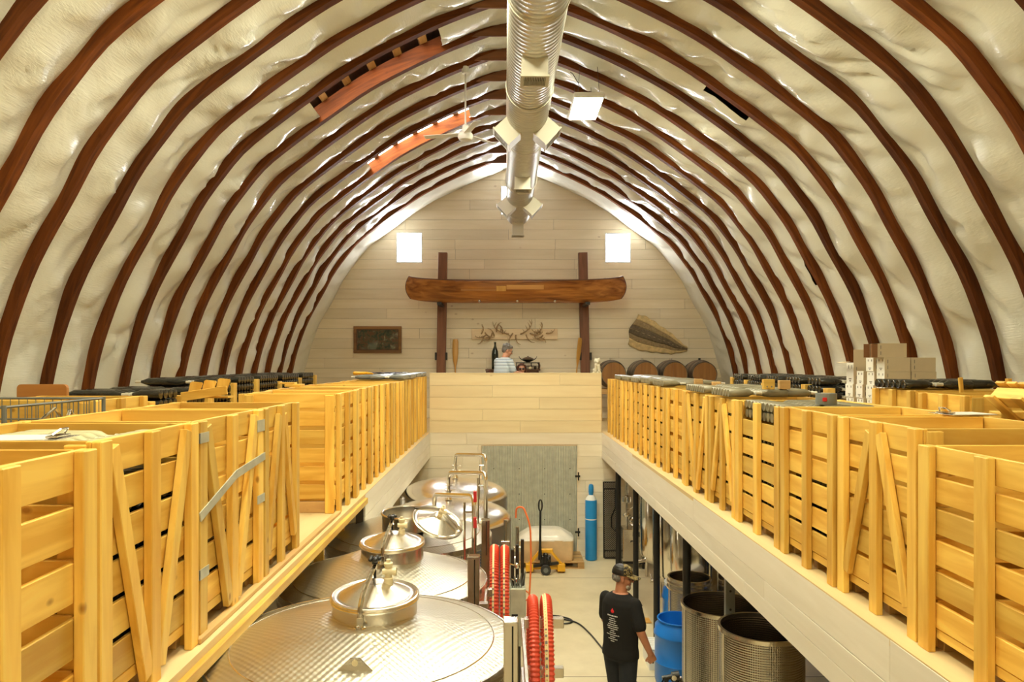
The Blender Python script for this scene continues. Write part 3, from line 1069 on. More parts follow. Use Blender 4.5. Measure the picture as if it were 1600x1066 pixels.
for i, st in enumerate(LSTY):
    kw = dict(n=5, gap=0.055) if i == 0 else {}
    bn = place_bin(st, XL_ + RB.uniform(-0.01, 0.01) * (i != 1), lb_[i], lb_[i + 1], -1, LLAB[i], h=1.07 if i == 0 else 1.09, group=GL, **kw)
    if i == 2:
        mb = MB()
        yf = -BD / 2 - 0.004
        for z in (0.98, 0.32):
            mb.box(-BW / 2 - 0.003, -BW / 2 + 0.10, yf, yf + 0.004, z - 0.025, z + 0.025)
            mb.box(-BW / 2 - 0.003, -BW / 2 - 0.0005, yf, yf + 0.25, z - 0.025, z + 0.025)
        mb.box(BW / 2 - 0.12, BW / 2, yf, yf + 0.004, 0.5, 0.55); mb.box(BW / 2 - 0.12, BW / 2, yf, yf + 0.004, 0.93, 1.0)
        mb.bar((-BW / 2 - 0.003, yf, 0.60), (0.0, yf, 0.735), 0.006, 0.045, up=(0, 0, 1))
        mb.bar((0.0, yf, 0.735), (BW / 2, yf, 0.775), 0.006, 0.045, up=(0, 0, 1))
        o = mb.build('steel_strap', GALV, bn)
        o['label'] = 'grey steel banding strap'
lfar = [6.595 + 0.845 * k for k in range(10)]
lfar[-1] = 14.2
for i in range(9):
    nm = ORD[8 - i]
    lb = 'plain pine bin, %s from the parapet in the row above the tanks' % nm
    if i == 0: lb = 'pine bin with its whole slatted end showing beyond the gap above the tanks'
    kw = dict(n=6, gap=0.036) if i == 0 else {}
    place_bin('P', XL_ + RB.uniform(-0.012, 0.012), lfar[i], lfar[i + 1], -1, lb, h=1.095 + RB.uniform(-0.008, 0.012), group=GL, **kw)

# second rows
X2R = 3.2
place_bin('P', X2R, 5.68, 6.30, 1, 'short pine bin with dark bottles heaped above its rim, beside the white boxes', h=1.16, n=6)
place_bin('P', X2R, 5.04, 5.60, 1, 'slightly tilted empty pine bin beside the broken pallet', h=1.15, n=5, gap=0.05, rot=0.03)
lidb = place_bin('P', 3.30, 6.38, 7.13, 1, 'pine bin with a plywood lid under the stack of white boxes', h=0.905)
mb = MB(); mb.box(-BW / 2, BW / 2, -BD / 2, BD / 2, BH + 0.001, BH + 0.018, ch=0.002); mb.build('lid', W['ply'], lidb)
place_bin('P', -2.60, 4.60, 5.30, -1, 'pine bin in the second row, behind the strapped bin', h=1.14, depth=0.78)

# cage bays of the bottle stacks in the second rows: posts with bottles between
def bay_rack(label, x, ys_, h, side, zs_):
    t_ = thing('bottle_rack', label, 'rack', (x, 0, LZ))
    for i, y_ in enumerate(ys_):
        mb = MB(); mb.box(-0.04, 0.04, -0.05, 0.05, 0, h * (0.985 + 0.02 * ((i * 7) % 3)), ch=0.004)
        mb.build('post', W['pinez'], t_, (0, y_, 0))
        mb = MB(); mb.box(-0.04, 0.04, -0.05, 0.05, 0, h - 0.05, ch=0.004)
        mb.build('post', W['pinez'], t_, (side * 0.90, y_, 0))
    mb = MB(); mb.box(min(0.045 * side, side * 0.855), max(0.045 * side, side * 0.855), ys_[0] - 0.05, ys_[-1] + 0.05, zs_ - LZ - 0.023, zs_ - LZ - 0.003)
    mb.build('shelf', W['oldy'], t_)
    return t_
RBY = [7.20, 7.74, 8.32, 8.95, 9.60, 10.18]
bay_rack('row of pine posts holding stacked dark bottles beyond the white boxes', 3.24, RBY, 1.14, 1, 3.455)
LBY = [6.95, 7.55, 8.25, 9.1, 10.0, 10.8]
bay_rack('row of pine posts holding stacked dark bottles by the tank-side arch wall', -2.84, LBY, 1.16, -1, 3.385)
LCY = [5.52, 6.07, 6.62]
bay_rack('low rack of dark bottles behind the second-row pine bin', -2.72, LCY, 1.10, -1, 3.325)

# ------------------------------------------------------------------ bottles
def bottle_mesh(name, glass, mouth=True):
    mb = MB()
    prof = [(0.012, -0.142), (0.033, -0.148), (0.0375, -0.143), (0.0375, 0.02), (0.034, 0.045), (0.018, 0.075), (0.0145, 0.09)]
    Mr = M4.Diagonal((1, 0.95, 1, 1)) @ M4.Rotation(R(-90), 4, 'X')
    mb.lathe(prof, 10, Mr)
    mb.lathe([(0.0148, 0.09), (0.0148, 0.135), (0.0165, 0.137), (0.0165, 0.15), (0.004, 0.151)], 8, Mr, mat=1)
    return mb.mesh(name, [glass, FOIL], True, 50)
BOT = {'dark': bottle_mesh('wine_bottle', GLASS), 'olive': bottle_mesh('wine_bottle', GLASS2), 'pale': bottle_mesh('wine_bottle', GLASS3), 'grey': bottle_mesh('wine_bottle', GLASS4)}
RBOT = random.Random(5)


def lay(kind, x, y, z, axis_x, flip, label=None, group=None, tilt=0.0):
    o = link('wine_bottle', BOT[kind], None, (x, y, z))
    rz = R(-90) if axis_x else 0.0
    if flip: rz += pi
    o.rotation_euler = (tilt, RBOT.uniform(0, 6.28) * 0, rz)
    tag(o, label, 'bottle', group)
    return o


def stuff_bottles(name, spots, glass, parent=None):
    """many far bottles as one object; spots = (x, y, z, flip)"""
    mb = MB()
    for (x, y, z, fl_) in spots:
        Mx = M4.Translation((x, y, z)) @ M4.Rotation(R(90) if fl_ else R(-90), 4, 'Z') @ M4.Diagonal((1, 0.95, 1, 1)) @ M4.Rotation(R(-90), 4, 'X')
        mb.lathe([(0.012, -0.145), (0.0375, -0.142), (0.0375, 0.02), (0.018, 0.075), (0.0145, 0.09)], 8, Mx, 0)
        mb.lathe([(0.0148, 0.09), (0.0165, 0.15)], 6, Mx, 1)
    return stuff(mb.build(name, [glass, FOIL], parent, smooth=True, ang=50))


def layer_spots(x0, y0, y1, z, side, rows=3, jit=0.001):
    """x0 is where the outer bases stand; rows run inwards, necks and bases facing in turn"""
    out = []
    n = int((y1 - y0 - 0.045) / 0.083)
    for r_ in range(rows):
        for i in range(n):
            sh = 0.25 if r_ % 2 == 0 else -0.25
            y = (y0 + y1) / 2 + (i - (n - 1) / 2 + sh) * 0.083
            x = x0 + side * (0.142 + (0.0, 0.235, 0.52)[r_])
            fl_ = (side < 0) == (r_ % 2 == 0)
            out.append((x, y, z + RBOT.uniform(-jit, jit), fl_))
    return out


ROWN = ('outer', 'middle', 'inner')
def bottle_layer(kind, spots, label, group, rows=3):
    """label takes the row and then the place within it, counted from the end wall"""
    n = len(spots) // rows
    for k, (x, y, z, fl_) in enumerate(spots):
        lay(kind, x, y, z, True, fl_, label % (ROWN[k // n], ORD[n - 1 - k % n]), group)


TR, TL = LZ + 1.065, LZ + 1.105
for k, (a, b, z, x0, kind, lab) in enumerate((
        (5.315, 6.356, 3.495, XR_ + 0.062, 'olive', 'dusty bottle in the low-fronted bin, %s row, %s from the end wall'),
        (6.356, 7.195, TR + 0.040, XR_ + 0.005, 'olive', 'dusty bottle atop the bin beyond the grey roll, %s row, %s from the end wall'),
        (7.195, 8.17, TR + 0.040, XR_ + 0.005, 'olive', 'dusty bottle atop the white-box loft V-braced bin, %s row, %s from the end wall'))):
    bottle_layer(kind, layer_spots(x0, a + 0.07, b - 0.07, z, 1), lab, 'bottles on the bins near the grey roll, bin %d' % (k + 1))
o = stuff_bottles('bottle_layer', layer_spots(XR_ + 0.062, 5.385, 6.286, 3.495 - 0.079, 1), GLASS2)
tag(o, 'second layer of dusty bottles inside the bin with the lowered front', 'bottles')
for k in range(1, 6):
    a, b = rb[7 + k] - (0.848), rb[7 + k]
    o = stuff_bottles('bottle_layer', layer_spots(XR_ + 0.005, a + 0.03, b - 0.03, TR + 0.040 + 0.003 * (k % 3), 1), GLASS2)
    tag(o, 'layer of dusty grey bottles on the white-box loft bin %s from the parapet' % ORD[6 - k], 'bottles')
for i in range(5):
    a, b = RBY[i] + 0.05, RBY[i + 1] - 0.05
    gp = 'stacked dark bottles, bay %d beyond the white boxes' % (i + 1)
    for (z, rows) in ((3.655, 2), (3.655 - 0.079, 1), (3.655 - 0.158, 1)):
        lv = 'top' if z > 3.6 else ('second' if z > 3.55 else 'third')
        lab = 'dark bottle, ' + lv + ' layer %s row, ' + ORD[i] + ' bay past white boxes, %s from end wall'
        bottle_layer('dark', layer_spots(3.21, a, b, z, 1, rows=rows), lab, gp, rows)
sp2 = []
for i in range(5):
    a, b = RBY[i] + 0.05, RBY[i + 1] - 0.05
    q = layer_spots(3.21, a, b, 3.655, 1, rows=3); sp2 += q[2 * len(q) // 3:]
    for z in (3.576, 3.497):
        q = layer_spots(3.21, a, b, z, 1, rows=3); sp2 += q[len(q) // 3:]
o = stuff_bottles('bottle_stack', sp2, GLASS)
tag(o, 'dark bottles at the back of the racks beyond the white boxes', 'bottles')
for (ys_, x, zt, lab) in ((LBY, -2.81, 3.66, 'black bottles stacked in the rack along the tank-side arch wall'), (LCY, -2.69, 3.60, 'dark bottles filling the low rack behind the second-row bin')):
    spots = []
    for i in range(len(ys_) - 1):
        a, b = ys_[i] + 0.05, ys_[i + 1] - 0.05
        for z in (zt, zt - 0.079, zt - 0.158, zt - 0.237):
            spots += layer_spots(x, a, b, z, -1)
    o = stuff_bottles('bottle_stack', spots, GLASS)
    tag(o, lab, 'bottles')
bottle_layer('dark', layer_spots(X2R + 0.005, 5.70, 6.28, LZ + 1.166 + 0.04, 1), 'dark bottle above the short bin beside the white boxes, %s row, %s from end wall', 'bottles above the short bin')
bottle_layer('pale', layer_spots(XL_ - 0.062, 2.762, 3.496, 3.50, -1), 'pale bottle under the clipboard, %s row, %s from the end wall', 'pale bottles under the clipboard')
for k in (5, 6, 7, 8):
    o = stuff_bottles('bottle_layer', layer_spots(XL_ - 0.005, lfar[k] + 0.03, lfar[k + 1] - 0.03, TL + 0.042 + 0.003 * (k % 2), -1), GLASS4)
    tag(o, 'layer of grey bottles on the bin %s from the parapet above the tanks' % ORD[8 - k], 'bottles')

# the bins under those layers are full: the outer row of bottles shows dark through the gaps between the slats
def bin_fill(x0, y0, y1, side, ztop, label):
    sp = []
    z = LZ + 0.165
    while z < ztop:
        sp += layer_spots(x0, y0, y1, z, side, rows=1); z += 0.079
    o = stuff_bottles('bottle_stack', sp, GLASS)
    tag(o, label, 'bottles')
bin_fill(XR_ + 0.0635, 5.387, 6.284, 1, 3.32, 'dark bottles showing through the slats of the low-fronted bin')
for i in range(4, 13):
    if i == 6: continue
    q = 0.073 * (rb[i + 1] - rb[i]) / 0.9
    bin_fill(XR_ + 0.078, rb[i] + q, rb[i + 1] - q, 1, TR - 0.06, 'dark bottles showing through the slats of the white-box loft bin %s from the parapet' % ORD[12 - i])
bin_fill(XR_ + 0.078, 4.434 + 0.072, 5.315 - 0.072, 1, 3.10, 'dark bottles showing low through the slats of the bin next to the low-fronted one')
bin_fill(XL_ - 0.078, 3.576 + 0.08, 4.556 - 0.08, -1, 2.95, 'dark bottles showing low through the slats of the strapped bin')
bin_fill(XL_ - 0.0635, 2.762, 3.496, -1, 3.38, 'dark bottles showing through the slats of the bin under the clipboard')
for k in (5, 6, 7, 8):
    q = 0.073 * (lfar[k + 1] - lfar[k]) / 0.9
    bin_fill(XL_ - 0.078, lfar[k] + q, lfar[k + 1] - q, -1, TL - 0.06, 'dark bottles showing through the slats of the bin %s from the parapet above the tanks' % ORD[8 - k])

# ------------------------------------------------------------------ sliding steel door in the end wall
t = thing('sliding_door', 'tall corrugated galvanised steel door in the lower end wall', 'door', (0.505, YW - 0.042, 0))
x = -0.94
pn = 0
while x < 0.93:
    wd = 0.47 if pn else 0.45
    wd = min(wd, 0.945 - x)
    pts = []
    xx = x
    top = []
    n = max(2, int(wd / 0.052))
    st = wd / n
    for i in range(n):
        a = x + i * st
        top += [(a, 0.0), (a + st * 0.28, 0.0), (a + st * 0.4, -0.02), (a + st * 0.88, -0.02)]
    top.append((x + wd, 0.0))
    mb = MB(); vs = []; fs = []
    for (px_, py_) in top:
        vs += [(px_, py_, 0.02), (px_, py_, 2.20)]
    for i in range(len(top) - 1):
        fs.append((2 * i, 2 * i + 2, 2 * i + 3, 2 * i + 1))
    mb.add(vs, fs)
    o = mb.build('door_sheet', GALV, t, (0, -0.002 * (pn % 2), 0))
    x += wd; pn += 1
mb = MB(); mb.box(-0.945, 0.945, 0.003, 0.035, 0.02, 2.20); mb.build('door_core', W['oldx'], t)
for (z) in (0.5, 1.6):
    mb = MB(); mb.box(0.90, 1.0, -0.03, -0.016, z - 0.02, z + 0.02); mb.tube([(0.965, -0.03, z - 0.08), (0.965, -0.03, z + 0.08)], 0.014, 8)
    mb.build('hinge', DARKM, t)
mb = MB()
for z in (0.25, 0.75, 1.25, 1.75):
    for x_ in (-0.7, -0.2, 0.3, 0.8): mb.ell((x_, -0.022, z), (0.011, 0.006, 0.011), 6, 4)
stuff(mb.build('screw_head', DARKM, t))

# ------------------------------------------------------------------ stainless tanks down the hall
def ring(mb, r0, r1, z0, z1, seg=64, M=None, mat=0):
    mb.lathe([(r0, z0), (r1, z0), (r1, z1), (r0, z1), (r0, z0)], seg, M, mat, caps=False)


def big_tank(label, x, y, r_, zr, cone, neck_r, closed_dome=False):
    t_ = thing('wine_tank', label, 'tank', (x, y, 0), 0, 'stainless tanks along the tank-side loft')
    mb = MB(); mb.lathe([(0.06, 0.42), (r_ * 0.92, 0.34), (r_, 0.42), (r_, zr - 0.03)], 72)
    mb.build('tank_wall', STEEL_W if closed_dome else DIM_TW, t_, smooth=True)
    mb = MB()
    if closed_dome:
        pr = [(r_, zr - 0.035)] + [(r_ * cos(R(a)), zr - 0.03 + cone * sin(R(a))) for a in (0, 12, 25, 40, 55, 70, 80)] + [(neck_r, zr - 0.03 + cone)]
        mb.lathe(pr, 72)
        mb.build('tank_top', STEEL, t_, smooth=True, ang=60)
    else:
        mb.lathe([(r_ - 0.004, zr), (r_ * 0.78, zr + cone * 0.32), (neck_r + 0.02, zr + cone), (neck_r, zr + cone)], 72)
        mb.build('tank_top', DIM_T, t_, smooth=True, ang=60)
        mb = MB(); ring(mb, r_ - 0.003, r_ + 0.007, zr - 0.045, zr + 0.004, 72)
        mb.build('rim_band', STEEL, t_, smooth=True)
        mb = MB()
        for q in (0.55, 0.8):
            rr = neck_r + (r_ - neck_r) * q
            zz = zr + cone * (1 - q) * (1.04 if q > 0.7 else 0.9)
            mb.tube([(rr * cos(a), rr * sin(a), zz) for a in [2 * pi * i / 60 for i in range(60)]], 0.004, 5, closed=True)
        stuff(mb.build('weld_seam', STEEL, t_, smooth=True))
    for k in range(4):
        a = R(45 + 90 * k)
        mb = MB(); mb.tube([(r_ * 0.8 * cos(a), r_ * 0.8 * sin(a), 0), (r_ * 0.8 * cos(a), r_ * 0.8 * sin(a), 0.40)], 0.045, 10)
        mb.build('leg', STEEL, t_, smooth=True)
    return t_


def hatch(t_, x, y, z, r_, h, open_=False, tilt=R(3.0)):
    """manhole neck with its lid, clamp and cream breather valve; children of the tank"""
    base = M4.Translation((x, y, z)) @ M4.Rotation(tilt, 4, 'X')
    eu = base.to_euler()
    mb = MB()
    mb.lathe([(r_ - 0.012, -0.03), (r_ - 0.004, -0.03), (r_ - 0.004, h), (r_ - 0.012, h), (r_ - 0.012, -0.03)], 48, caps=False)
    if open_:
        mb.lathe([(r_ - 0.012, 0.0), (0.01, -0.005)], 48, mat=1, caps=False)  # black disc fills the neck, painted in place of the dark tank inside
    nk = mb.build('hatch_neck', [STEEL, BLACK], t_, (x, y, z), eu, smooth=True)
    mb = MB(); mb.tube([(r_ * cos(a), r_ * sin(a), h) for a in [2 * pi * i / 48 for i in range(48)]], 0.011, 8, closed=True)
    mb.build('rolled_rim', STEEL, nk, smooth=True)
    lb = MB()
    lb.lathe([(r_ - 0.005, 0.0), (r_ - 0.012, 0.014), (r_ - 0.028, 0.008), (r_ - 0.045, 0.012), (0.075, 0.075), (0.045, 0.081), (0.002, 0.082)], 48)
    if open_:
        lx = (x + 0.33, y - 0.26, z + 0.075); lr = (R(24), R(17), 0.2)
        lid = lb.build('hatch_lid', STEEL, t_, lx, lr, smooth=True, ang=50)
    else:
        lid = lb.build('hatch_lid', STEEL, t_, tuple(base @ V((0, 0, h + 0.006))), eu, smooth=True, ang=50)
    # rim roll of the lid, clamp arm, knob, valve are its own pieces
    mb = MB(); mb.tube([((r_ - 0.002) * cos(a), (r_ - 0.002) * sin(a), 0.006) for a in [2 * pi * i / 48 for i in range(48)]], 0.010, 8, closed=True)
    mb.build('lid_rim', STEEL, lid, smooth=True)
    s_ = r_ / 0.235
    arm = MB()
    if open_:
        arm.bar((-r_ * 1.02, 0.03, 0.075), (-0.02, 0.0, 0.15), 0.03, 0.018); arm.bar((-0.02, 0.0, 0.15), (r_ * 1.0, -0.06, 0.02), 0.03, 0.018)
    else:
        pts = [(-0.035, -r_ - 0.012, -0.03), (-0.035, -r_ - 0.008, 0.03), (-0.03, -r_ * 0.82, 0.075), (-0.018, -r_ * 0.5, 0.12), (-0.005, -0.05, 0.155), (0.0, 0.0, 0.165)]
        arm.tube(pts, 0.0135, 8)
        arm.box(-0.052, -0.018, -r_ - 0.026, -r_ + 0.004, -0.085, -0.02, ch=0.003)
        arm.tube([(-0.060, -r_ - 0.02, -0.075), (-0.045, -r_ - 0.04, -0.075)], 0.010, 8); arm.tube([(-0.024, -r_ - 0.04, -0.075), (-0.01, -r_ - 0.02, -0.075)], 0.010, 8)
        arm.bar((0.0, 0.0, 0.15), (-0.05, r_ * 0.9, 0.03), 0.022, 0.014)
    arm.build('clamp_arm', STEEL_M, lid, smooth=True)
    if not open_:
        kb = MB()
        kb.lathe([(0.008, 0.10), (0.008, 0.175), (0.016, 0.18), (0.02, 0.20), (0.012, 0.215), (0.002, 0.216)], 12)
        for k in range(5):
            a = 2 * pi * k / 5
            kb.ell((0.026 * cos(a), 0.026 * sin(a), 0.208), (0.015, 0.015, 0.012), 8, 6)
        kb.build('clamp_knob', BLACKP, lid, smooth=True)
    vx = 0.0 if open_ else 0.075
    vb = MB()
    vb.lathe([(0.026, 0.06), (0.026, 0.10), (0.020, 0.105), (0.020, 0.165), (0.025, 0.17), (0.025, 0.185), (0.012, 0.19), (0.012, 0.205), (0.002, 0.207)], 14, M4.Translation((vx, 0.0, 0.0)))
    vb.tube([(vx - 0.03, -0.012, 0.14), (vx + 0.038, -0.012, 0.14)], 0.017, 10)
    vb.tube([(vx + 0.03, -0.012, 0.14), (vx + 0.046, -0.012, 0.14)], 0.023, 10)
    vb.build('breather_valve', CREAM, lid, smooth=True)
    return nk


T1 = big_tank('big stainless tank with dimpled top and closed hatch, in front of all the tanks', -0.747, 3.91, 0.81, 2.345, 0.13, 0.225)
hatch(T1, 0.035, 0.10, 2.472, 0.235, 0.085)
o = MB(); o.plate([(-0.085, 0), (0.085, 0), (0.085, 0.012), (0.022, 0.075), (-0.022, 0.075), (-0.085, 0.012)], 0.008)
o = o.build('lifting_lug', STEEL_M, T1, (0.05, -0.52, 2.395))
hl = MB(); hl.tube([(0, -0.006, 0), (0, 0.006, 0)], 0.015, 12)
hl.build('lug_hole', CREAM, o, (0, 0, 0.052), smooth=True)
mb = MB(); mb.bar((-0.085, -0.012, 0.004), (0.085, -0.012, 0.004), 0.01, 0.014); mb.build('weld_bead', STEEL_M, o)
T2 = big_tank('stainless tank with dimpled top and closed hatch, second along the row', -0.947, 5.72, 0.81, 2.14, 0.19, 0.24)
hatch(T2, 0.07, -0.02, 2.325, 0.247, 0.105)
T3 = big_tank('stainless tank whose round hatch stands open, lid laid beside it', -0.989, 7.52, 0.86, 2.06, 0.19, 0.24)
hatch(T3, 0.02, -0.30, 2.235, 0.245, 0.12, True)
T4 = big_tank('domed stainless tank just beyond the open-hatched tank', -0.71, 9.3, 0.81, 1.87, 0.24, 0.05, True)
T5 = big_tank('domed stainless tank standing closest to the end wall', -0.753, 10.95, 0.81, 1.87, 0.25, 0.05, True)
for (tk, yo) in ((T4, 0), (T5, 0)):
    for a in (R(20), R(110)):
        pass


def elbow(pts, rad, n=6):
    """polyline with rounded corners"""
    pts = [V(p) for p in pts]; out = [pts[0]]
    for i in range(1, len(pts) - 1):
        a, b, c = pts[i - 1], pts[i], pts[i + 1]
        d0 = (a - b).normalized(); d1 = (c - b).normalized()
        q = min(rad, (a - b).length * 0.45, (c - b).length * 0.45)
        p0, p1 = b + d0 * q, b + d1 * q
        for k in range(n + 1):
            s = k / n
            out.append(p0 * (1 - s) ** 2 + b * 2 * s * (1 - s) + p1 * s * s)
    out.append(pts[-1])
    return out


def wash_pipe(label, p0, top, end, zlo, clamp=True, handles=()):
    """cleaning pipe rising from a tank top, running out over the side and coming down"""
    t_ = thing('wash_pipe', label, 'pipe', p0)
    o = V(p0); r_ = 0.024
    mb = MB()
    mb.tube([q - o for q in elbow([p0, (p0[0], p0[1], top), end, (end[0], end[1], zlo)], 0.09)], r_, 12)
    mb.build('pipe_run', STEEL_M, t_, smooth=True)
    if clamp:
        for z in (0.10, 0.17):
            mb = MB(); mb.lathe([(r_, z), (0.048, z + 0.006), (0.048, z + 0.022), (r_, z + 0.028)], 16); mb.box(0.04, 0.085, -0.012, 0.012, z + 0.003, z + 0.024)
            mb.build('pipe_clamp', STEEL, t_, smooth=True)
        mb = MB(); mb.lathe([(0.05, 0.0), (0.034, 0.05), (0.034, 0.10)], 16); mb.build('pipe_socket', STEEL, t_, smooth=True)
    mb = MB(); e = V(end) - o
    mb.tube([(e.x - 0.09, e.y, e.z - 0.06), (e.x - 0.09, e.y, zlo - o.z + 0.03)], 0.012, 8); mb.tube([(e.x - 0.09, e.y, e.z - 0.15), (e.x, e.y, e.z - 0.15)], 0.012, 8)
    mb.build('side_tube', STEEL_M, t_, smooth=True)
    for dz in handles:
        mb = MB(); mb.box(-0.016, 0.016, -0.045, -0.022, -0.05, 0.05, ch=0.004)
        h_ = mb.build('valve_handle', RED, t_, (e.x + 0.01, e.y, e.z + dz)); h_['label'] = 'small red valve handle'
    return t_
wash_pipe('tall bent stainless pipe over the domed tank closest to the end wall', (-0.735, 10.95, 2.10), 2.45, (-0.25, 10.08, 2.56), 1.7)
wash_pipe('bent stainless pipe over the domed tank beyond the open hatch', (-0.71, 9.3, 2.09), 2.43, (-0.21, 8.45, 2.56), 1.7)
wash_pipe('bent stainless pipe reaching over the tank with the open hatch', (-0.76, 7.93, 2.192), 2.40, (-0.275, 6.72, 2.61), 1.9, False, (0.0, -0.24))

# stainless posts beside the tanks, each with two arms
for (x, y, zt, w_, h_) in ((0.034, 3.45, 2.63, 'beside the foremost tank', 0.07), (-0.216, 5.2, 2.466, 'beside the second tank', 0.085), (-0.175, 7.0, 2.335, 'beside the tank with the open hatch', 0.08)):
    t_ = thing('steel_post', 'square stainless post ' + w_, 'post', (x, y, 0), 0, 'stainless posts beside the tanks')
    mb = MB(); mb.box(-h_ / 2, h_ / 2, -0.04, 0.04, 0, zt, ch=0.004); mb.build('upright', STEEL_M, t_)
    mb = MB(); mb.box(0.004, 0.012, -0.044, -0.041, zt - 0.34, zt - 0.02); mb.build('slot', BLACK, t_)
    for dz in (-0.36, -0.66):
        e_ = 0.98 if y < 4 else 0.32
        x0_ = h_ / 2 + (0.035 if y < 4 else 0.03)
        mb = MB(); mb.box(h_ / 2, x0_ + 0.03, -0.03, 0.03, zt + dz - 0.02, zt + dz + 0.02); mb.box(x0_, x0_ + 0.02, 0.031, e_, zt + dz - 0.02, zt + dz + 0.02, ch=0.003)
        mb.box(x0_ + 0.02, 0.33 if y < 4 else 0.13, e_ - 0.05, e_, zt + dz - 0.03, zt + dz + 0.03, ch=0.003); mb.build('arm', STEEL, t_)

# red ribbed hoses looped over the arms
def hose(label, x, y, z, ry, rz, r_, stripe, lean=0.0, sw_=0.0075):
    t_ = thing('hose_loop', label, 'hose', (x, y, z), 0, 'red ribbed hose loops')
    mb = MB(); pts = []; rad = []
    N = 340
    for i in range(N + 1):
        a = -pi * 0.62 + i / N * pi * 2.24
        q = V((lean * cos(a), -ry * sin(a), rz * (cos(a) - 1)))
        for d_ in (0, 1):
            pts.append(q if d_ == 0 else q); rad.append(r_)
        pts.pop(); rad[-2] = r_ * (1.0 if i % 2 else 0.80); rad.pop()
    mb.tube(pts, r_, 12, radii=rad)
    mb.build('hose_body', HOSE, t_, smooth=True, ang=25)
    sb = MB(); n2 = 110; vs = []; fs = []
    for i in range(n2 + 1):
        a = -pi * 0.25 + i / n2 * pi * 0.85
        for w_ in (-sw_, sw_):
            rr = r_ * 1.015
            ct = V((lean * cos(a), -ry * sin(a), rz * (cos(a) - 1)))
            nrm = V((0, -sin(a) * rz, cos(a) * ry)).normalized()
            ang_ = w_ / r_ + stripe
            vs.append(ct + nrm * rr * cos(ang_) + V((1, 0, 0)) * rr * sin(ang_))
    for i in range(n2):
        fs.append((2 * i, 2 * i + 1, 2 * i + 3, 2 * i + 2))
    sb.add(vs, fs); sb.build('printed_stripe', HOSEC, t_)
    pm = MB()
    for i in range(14):
        a = pi * (0.18 + 0.022 * i)
        ct = V((0, -ry * sin(a), rz * (cos(a) - 1))); nrm = V((0, -sin(a) * rz, cos(a) * ry)).normalized()
        c = ct + nrm * r_ * 1.02 * cos(stripe) + V((1, 0, 0)) * r_ * 1.02 * sin(stripe)
        tg = V((0, -cos(a) * ry, -sin(a) * rz)).normalized()
        pm.bar(c - tg * 0.004 * (1 + i % 3), c + tg * 0.004, 0.014, 0.002, up=nrm)
    stuff(pm.build('print_mark', INK, t_))
    return t_
hose('plain red ribbed hose loop beside the foremost steel post, tank side', 0.18, 4.45, 2.385, 0.36, 0.75, 0.034, 1.25)
hose('red and cream ribbed hose loop beside the foremost steel post, aisle side', 0.262, 4.45, 2.39, 0.36, 0.75, 0.034, -0.45, sw_=0.012)
hose('red and cream ribbed hose loop by the second steel post, tank side', -0.078, 6.02, 2.295, 0.36, 0.75, 0.040, -0.15)
hose('red ribbed hose loop with a cream stripe by the second steel post, aisle side', 0.008, 6.02, 2.29, 0.36, 0.75, 0.040, -0.15)

# control cabinet with fittings by the third tank
t_ = thing('control_cabinet', 'small grey steel cabinet with tubes and valves beside the hoses', 'cabinet', (0.135, 6.98, 0))
mb = MB(); mb.box(-0.075, 0.075, -0.11, 0.11, 1.15, 1.70, ch=0.006); mb.build('cabinet_body', GALV, t_)
mb = MB(); mb.tube([(0, 0, 0.0), (0, 0, 1.15)], 0.03, 10); mb.lathe([(0.14, 0), (0.14, 0.015), (0.03, 0.03)], 16); mb.build('stand', DARKM, t_, smooth=True)
mb = MB(); mb.box(-0.06, 0.0, -0.116, -0.111, 1.18, 1.46, ch=0.002); mb.build('dark_cover', BLACKP, t_)
for x_ in (-0.05, -0.005, 0.045):
    mb = MB(); mb.box(x_ - 0.016, x_ + 0.016, -0.02, 0.012, 1.70, 2.10 + x_, ch=0.003); mb.build('upright_tube', DARKM, t_)
for (z, l) in ((1.76, 0.10), (1.90, 0.07)):
    mb = MB(); mb.tube([(-0.02, -0.04, z), (-0.02 - l, -0.06, z + 0.03), (-0.02 - l * 1.2, -0.05, z + 0.09)], 0.009, 8); mb.ell((-0.01, -0.05, z), (0.03, 0.02, 0.03), 10, 7)
    mb.build('valve', STEEL_M, t_, smooth=True)
mb = MB()
for k in range(5):
    mb.tube([(-0.06 + 0.03 * k, -0.05, 1.72), (-0.07 + 0.035 * k, -0.10, 1.80 + 0.015 * k), (-0.05 + 0.02 * k, -0.07, 1.70)], 0.006, 6)
stuff(mb.build('cable_bundle', GREYP, t_))
# upright service pipes between tanks and aisle
for (x, y, h_, w_) in ((0.02, 8.35, 2.03, 'beside the open-hatched tank'), (0.17, 9.0, 1.80, 'by the orange air line')):
    mb = MB(); mb.tube([(0, 0, 0), (0, 0, h_)], 0.022, 10); mb.box(-0.05, 0.05, -0.03, 0.03, h_ - 0.3, h_ - 0.24, ch=0.004)
    tag(mb.build('service_pipe', STEEL, None, (x, y, 0), smooth=True), 'slim upright stainless pipe ' + w_, 'pipe')

# orange air line and its floor coil
mb = MB(); mb.tube(elbow([(0.155, 9.25, 1.86), (0.16, 9.22, 2.0), (0.25, 9.15, 2.02), (0.335, 9.1, 1.80), (0.345, 9.1, 1.35), (0.32, 9.05, 0.9), (0.31, 9.0, 0.02)], 0.12), 0.012, 8)
tag(mb.build('air_hose', ORANGE, None, smooth=True), 'orange air hose arching down beside the domed tank', 'hose')
mb = MB(); pts = []
for i in range(70):
    a = i / 69 * 2 * pi * 2.2
    pts.append((0.16 + (0.24 + 0.05 * sin(a * 0.7)) * cos(a) * (0.6 + i / 160), 12.4 + 0.42 * sin(a) - i * 0.008, 0.014 + 0.006 * (i / 69)))
mb.tube(pts, 0.011, 7)
tag(mb.build('air_hose', ORANGE, None, smooth=True), 'orange air hose lying in loops on the concrete floor', 'hose')
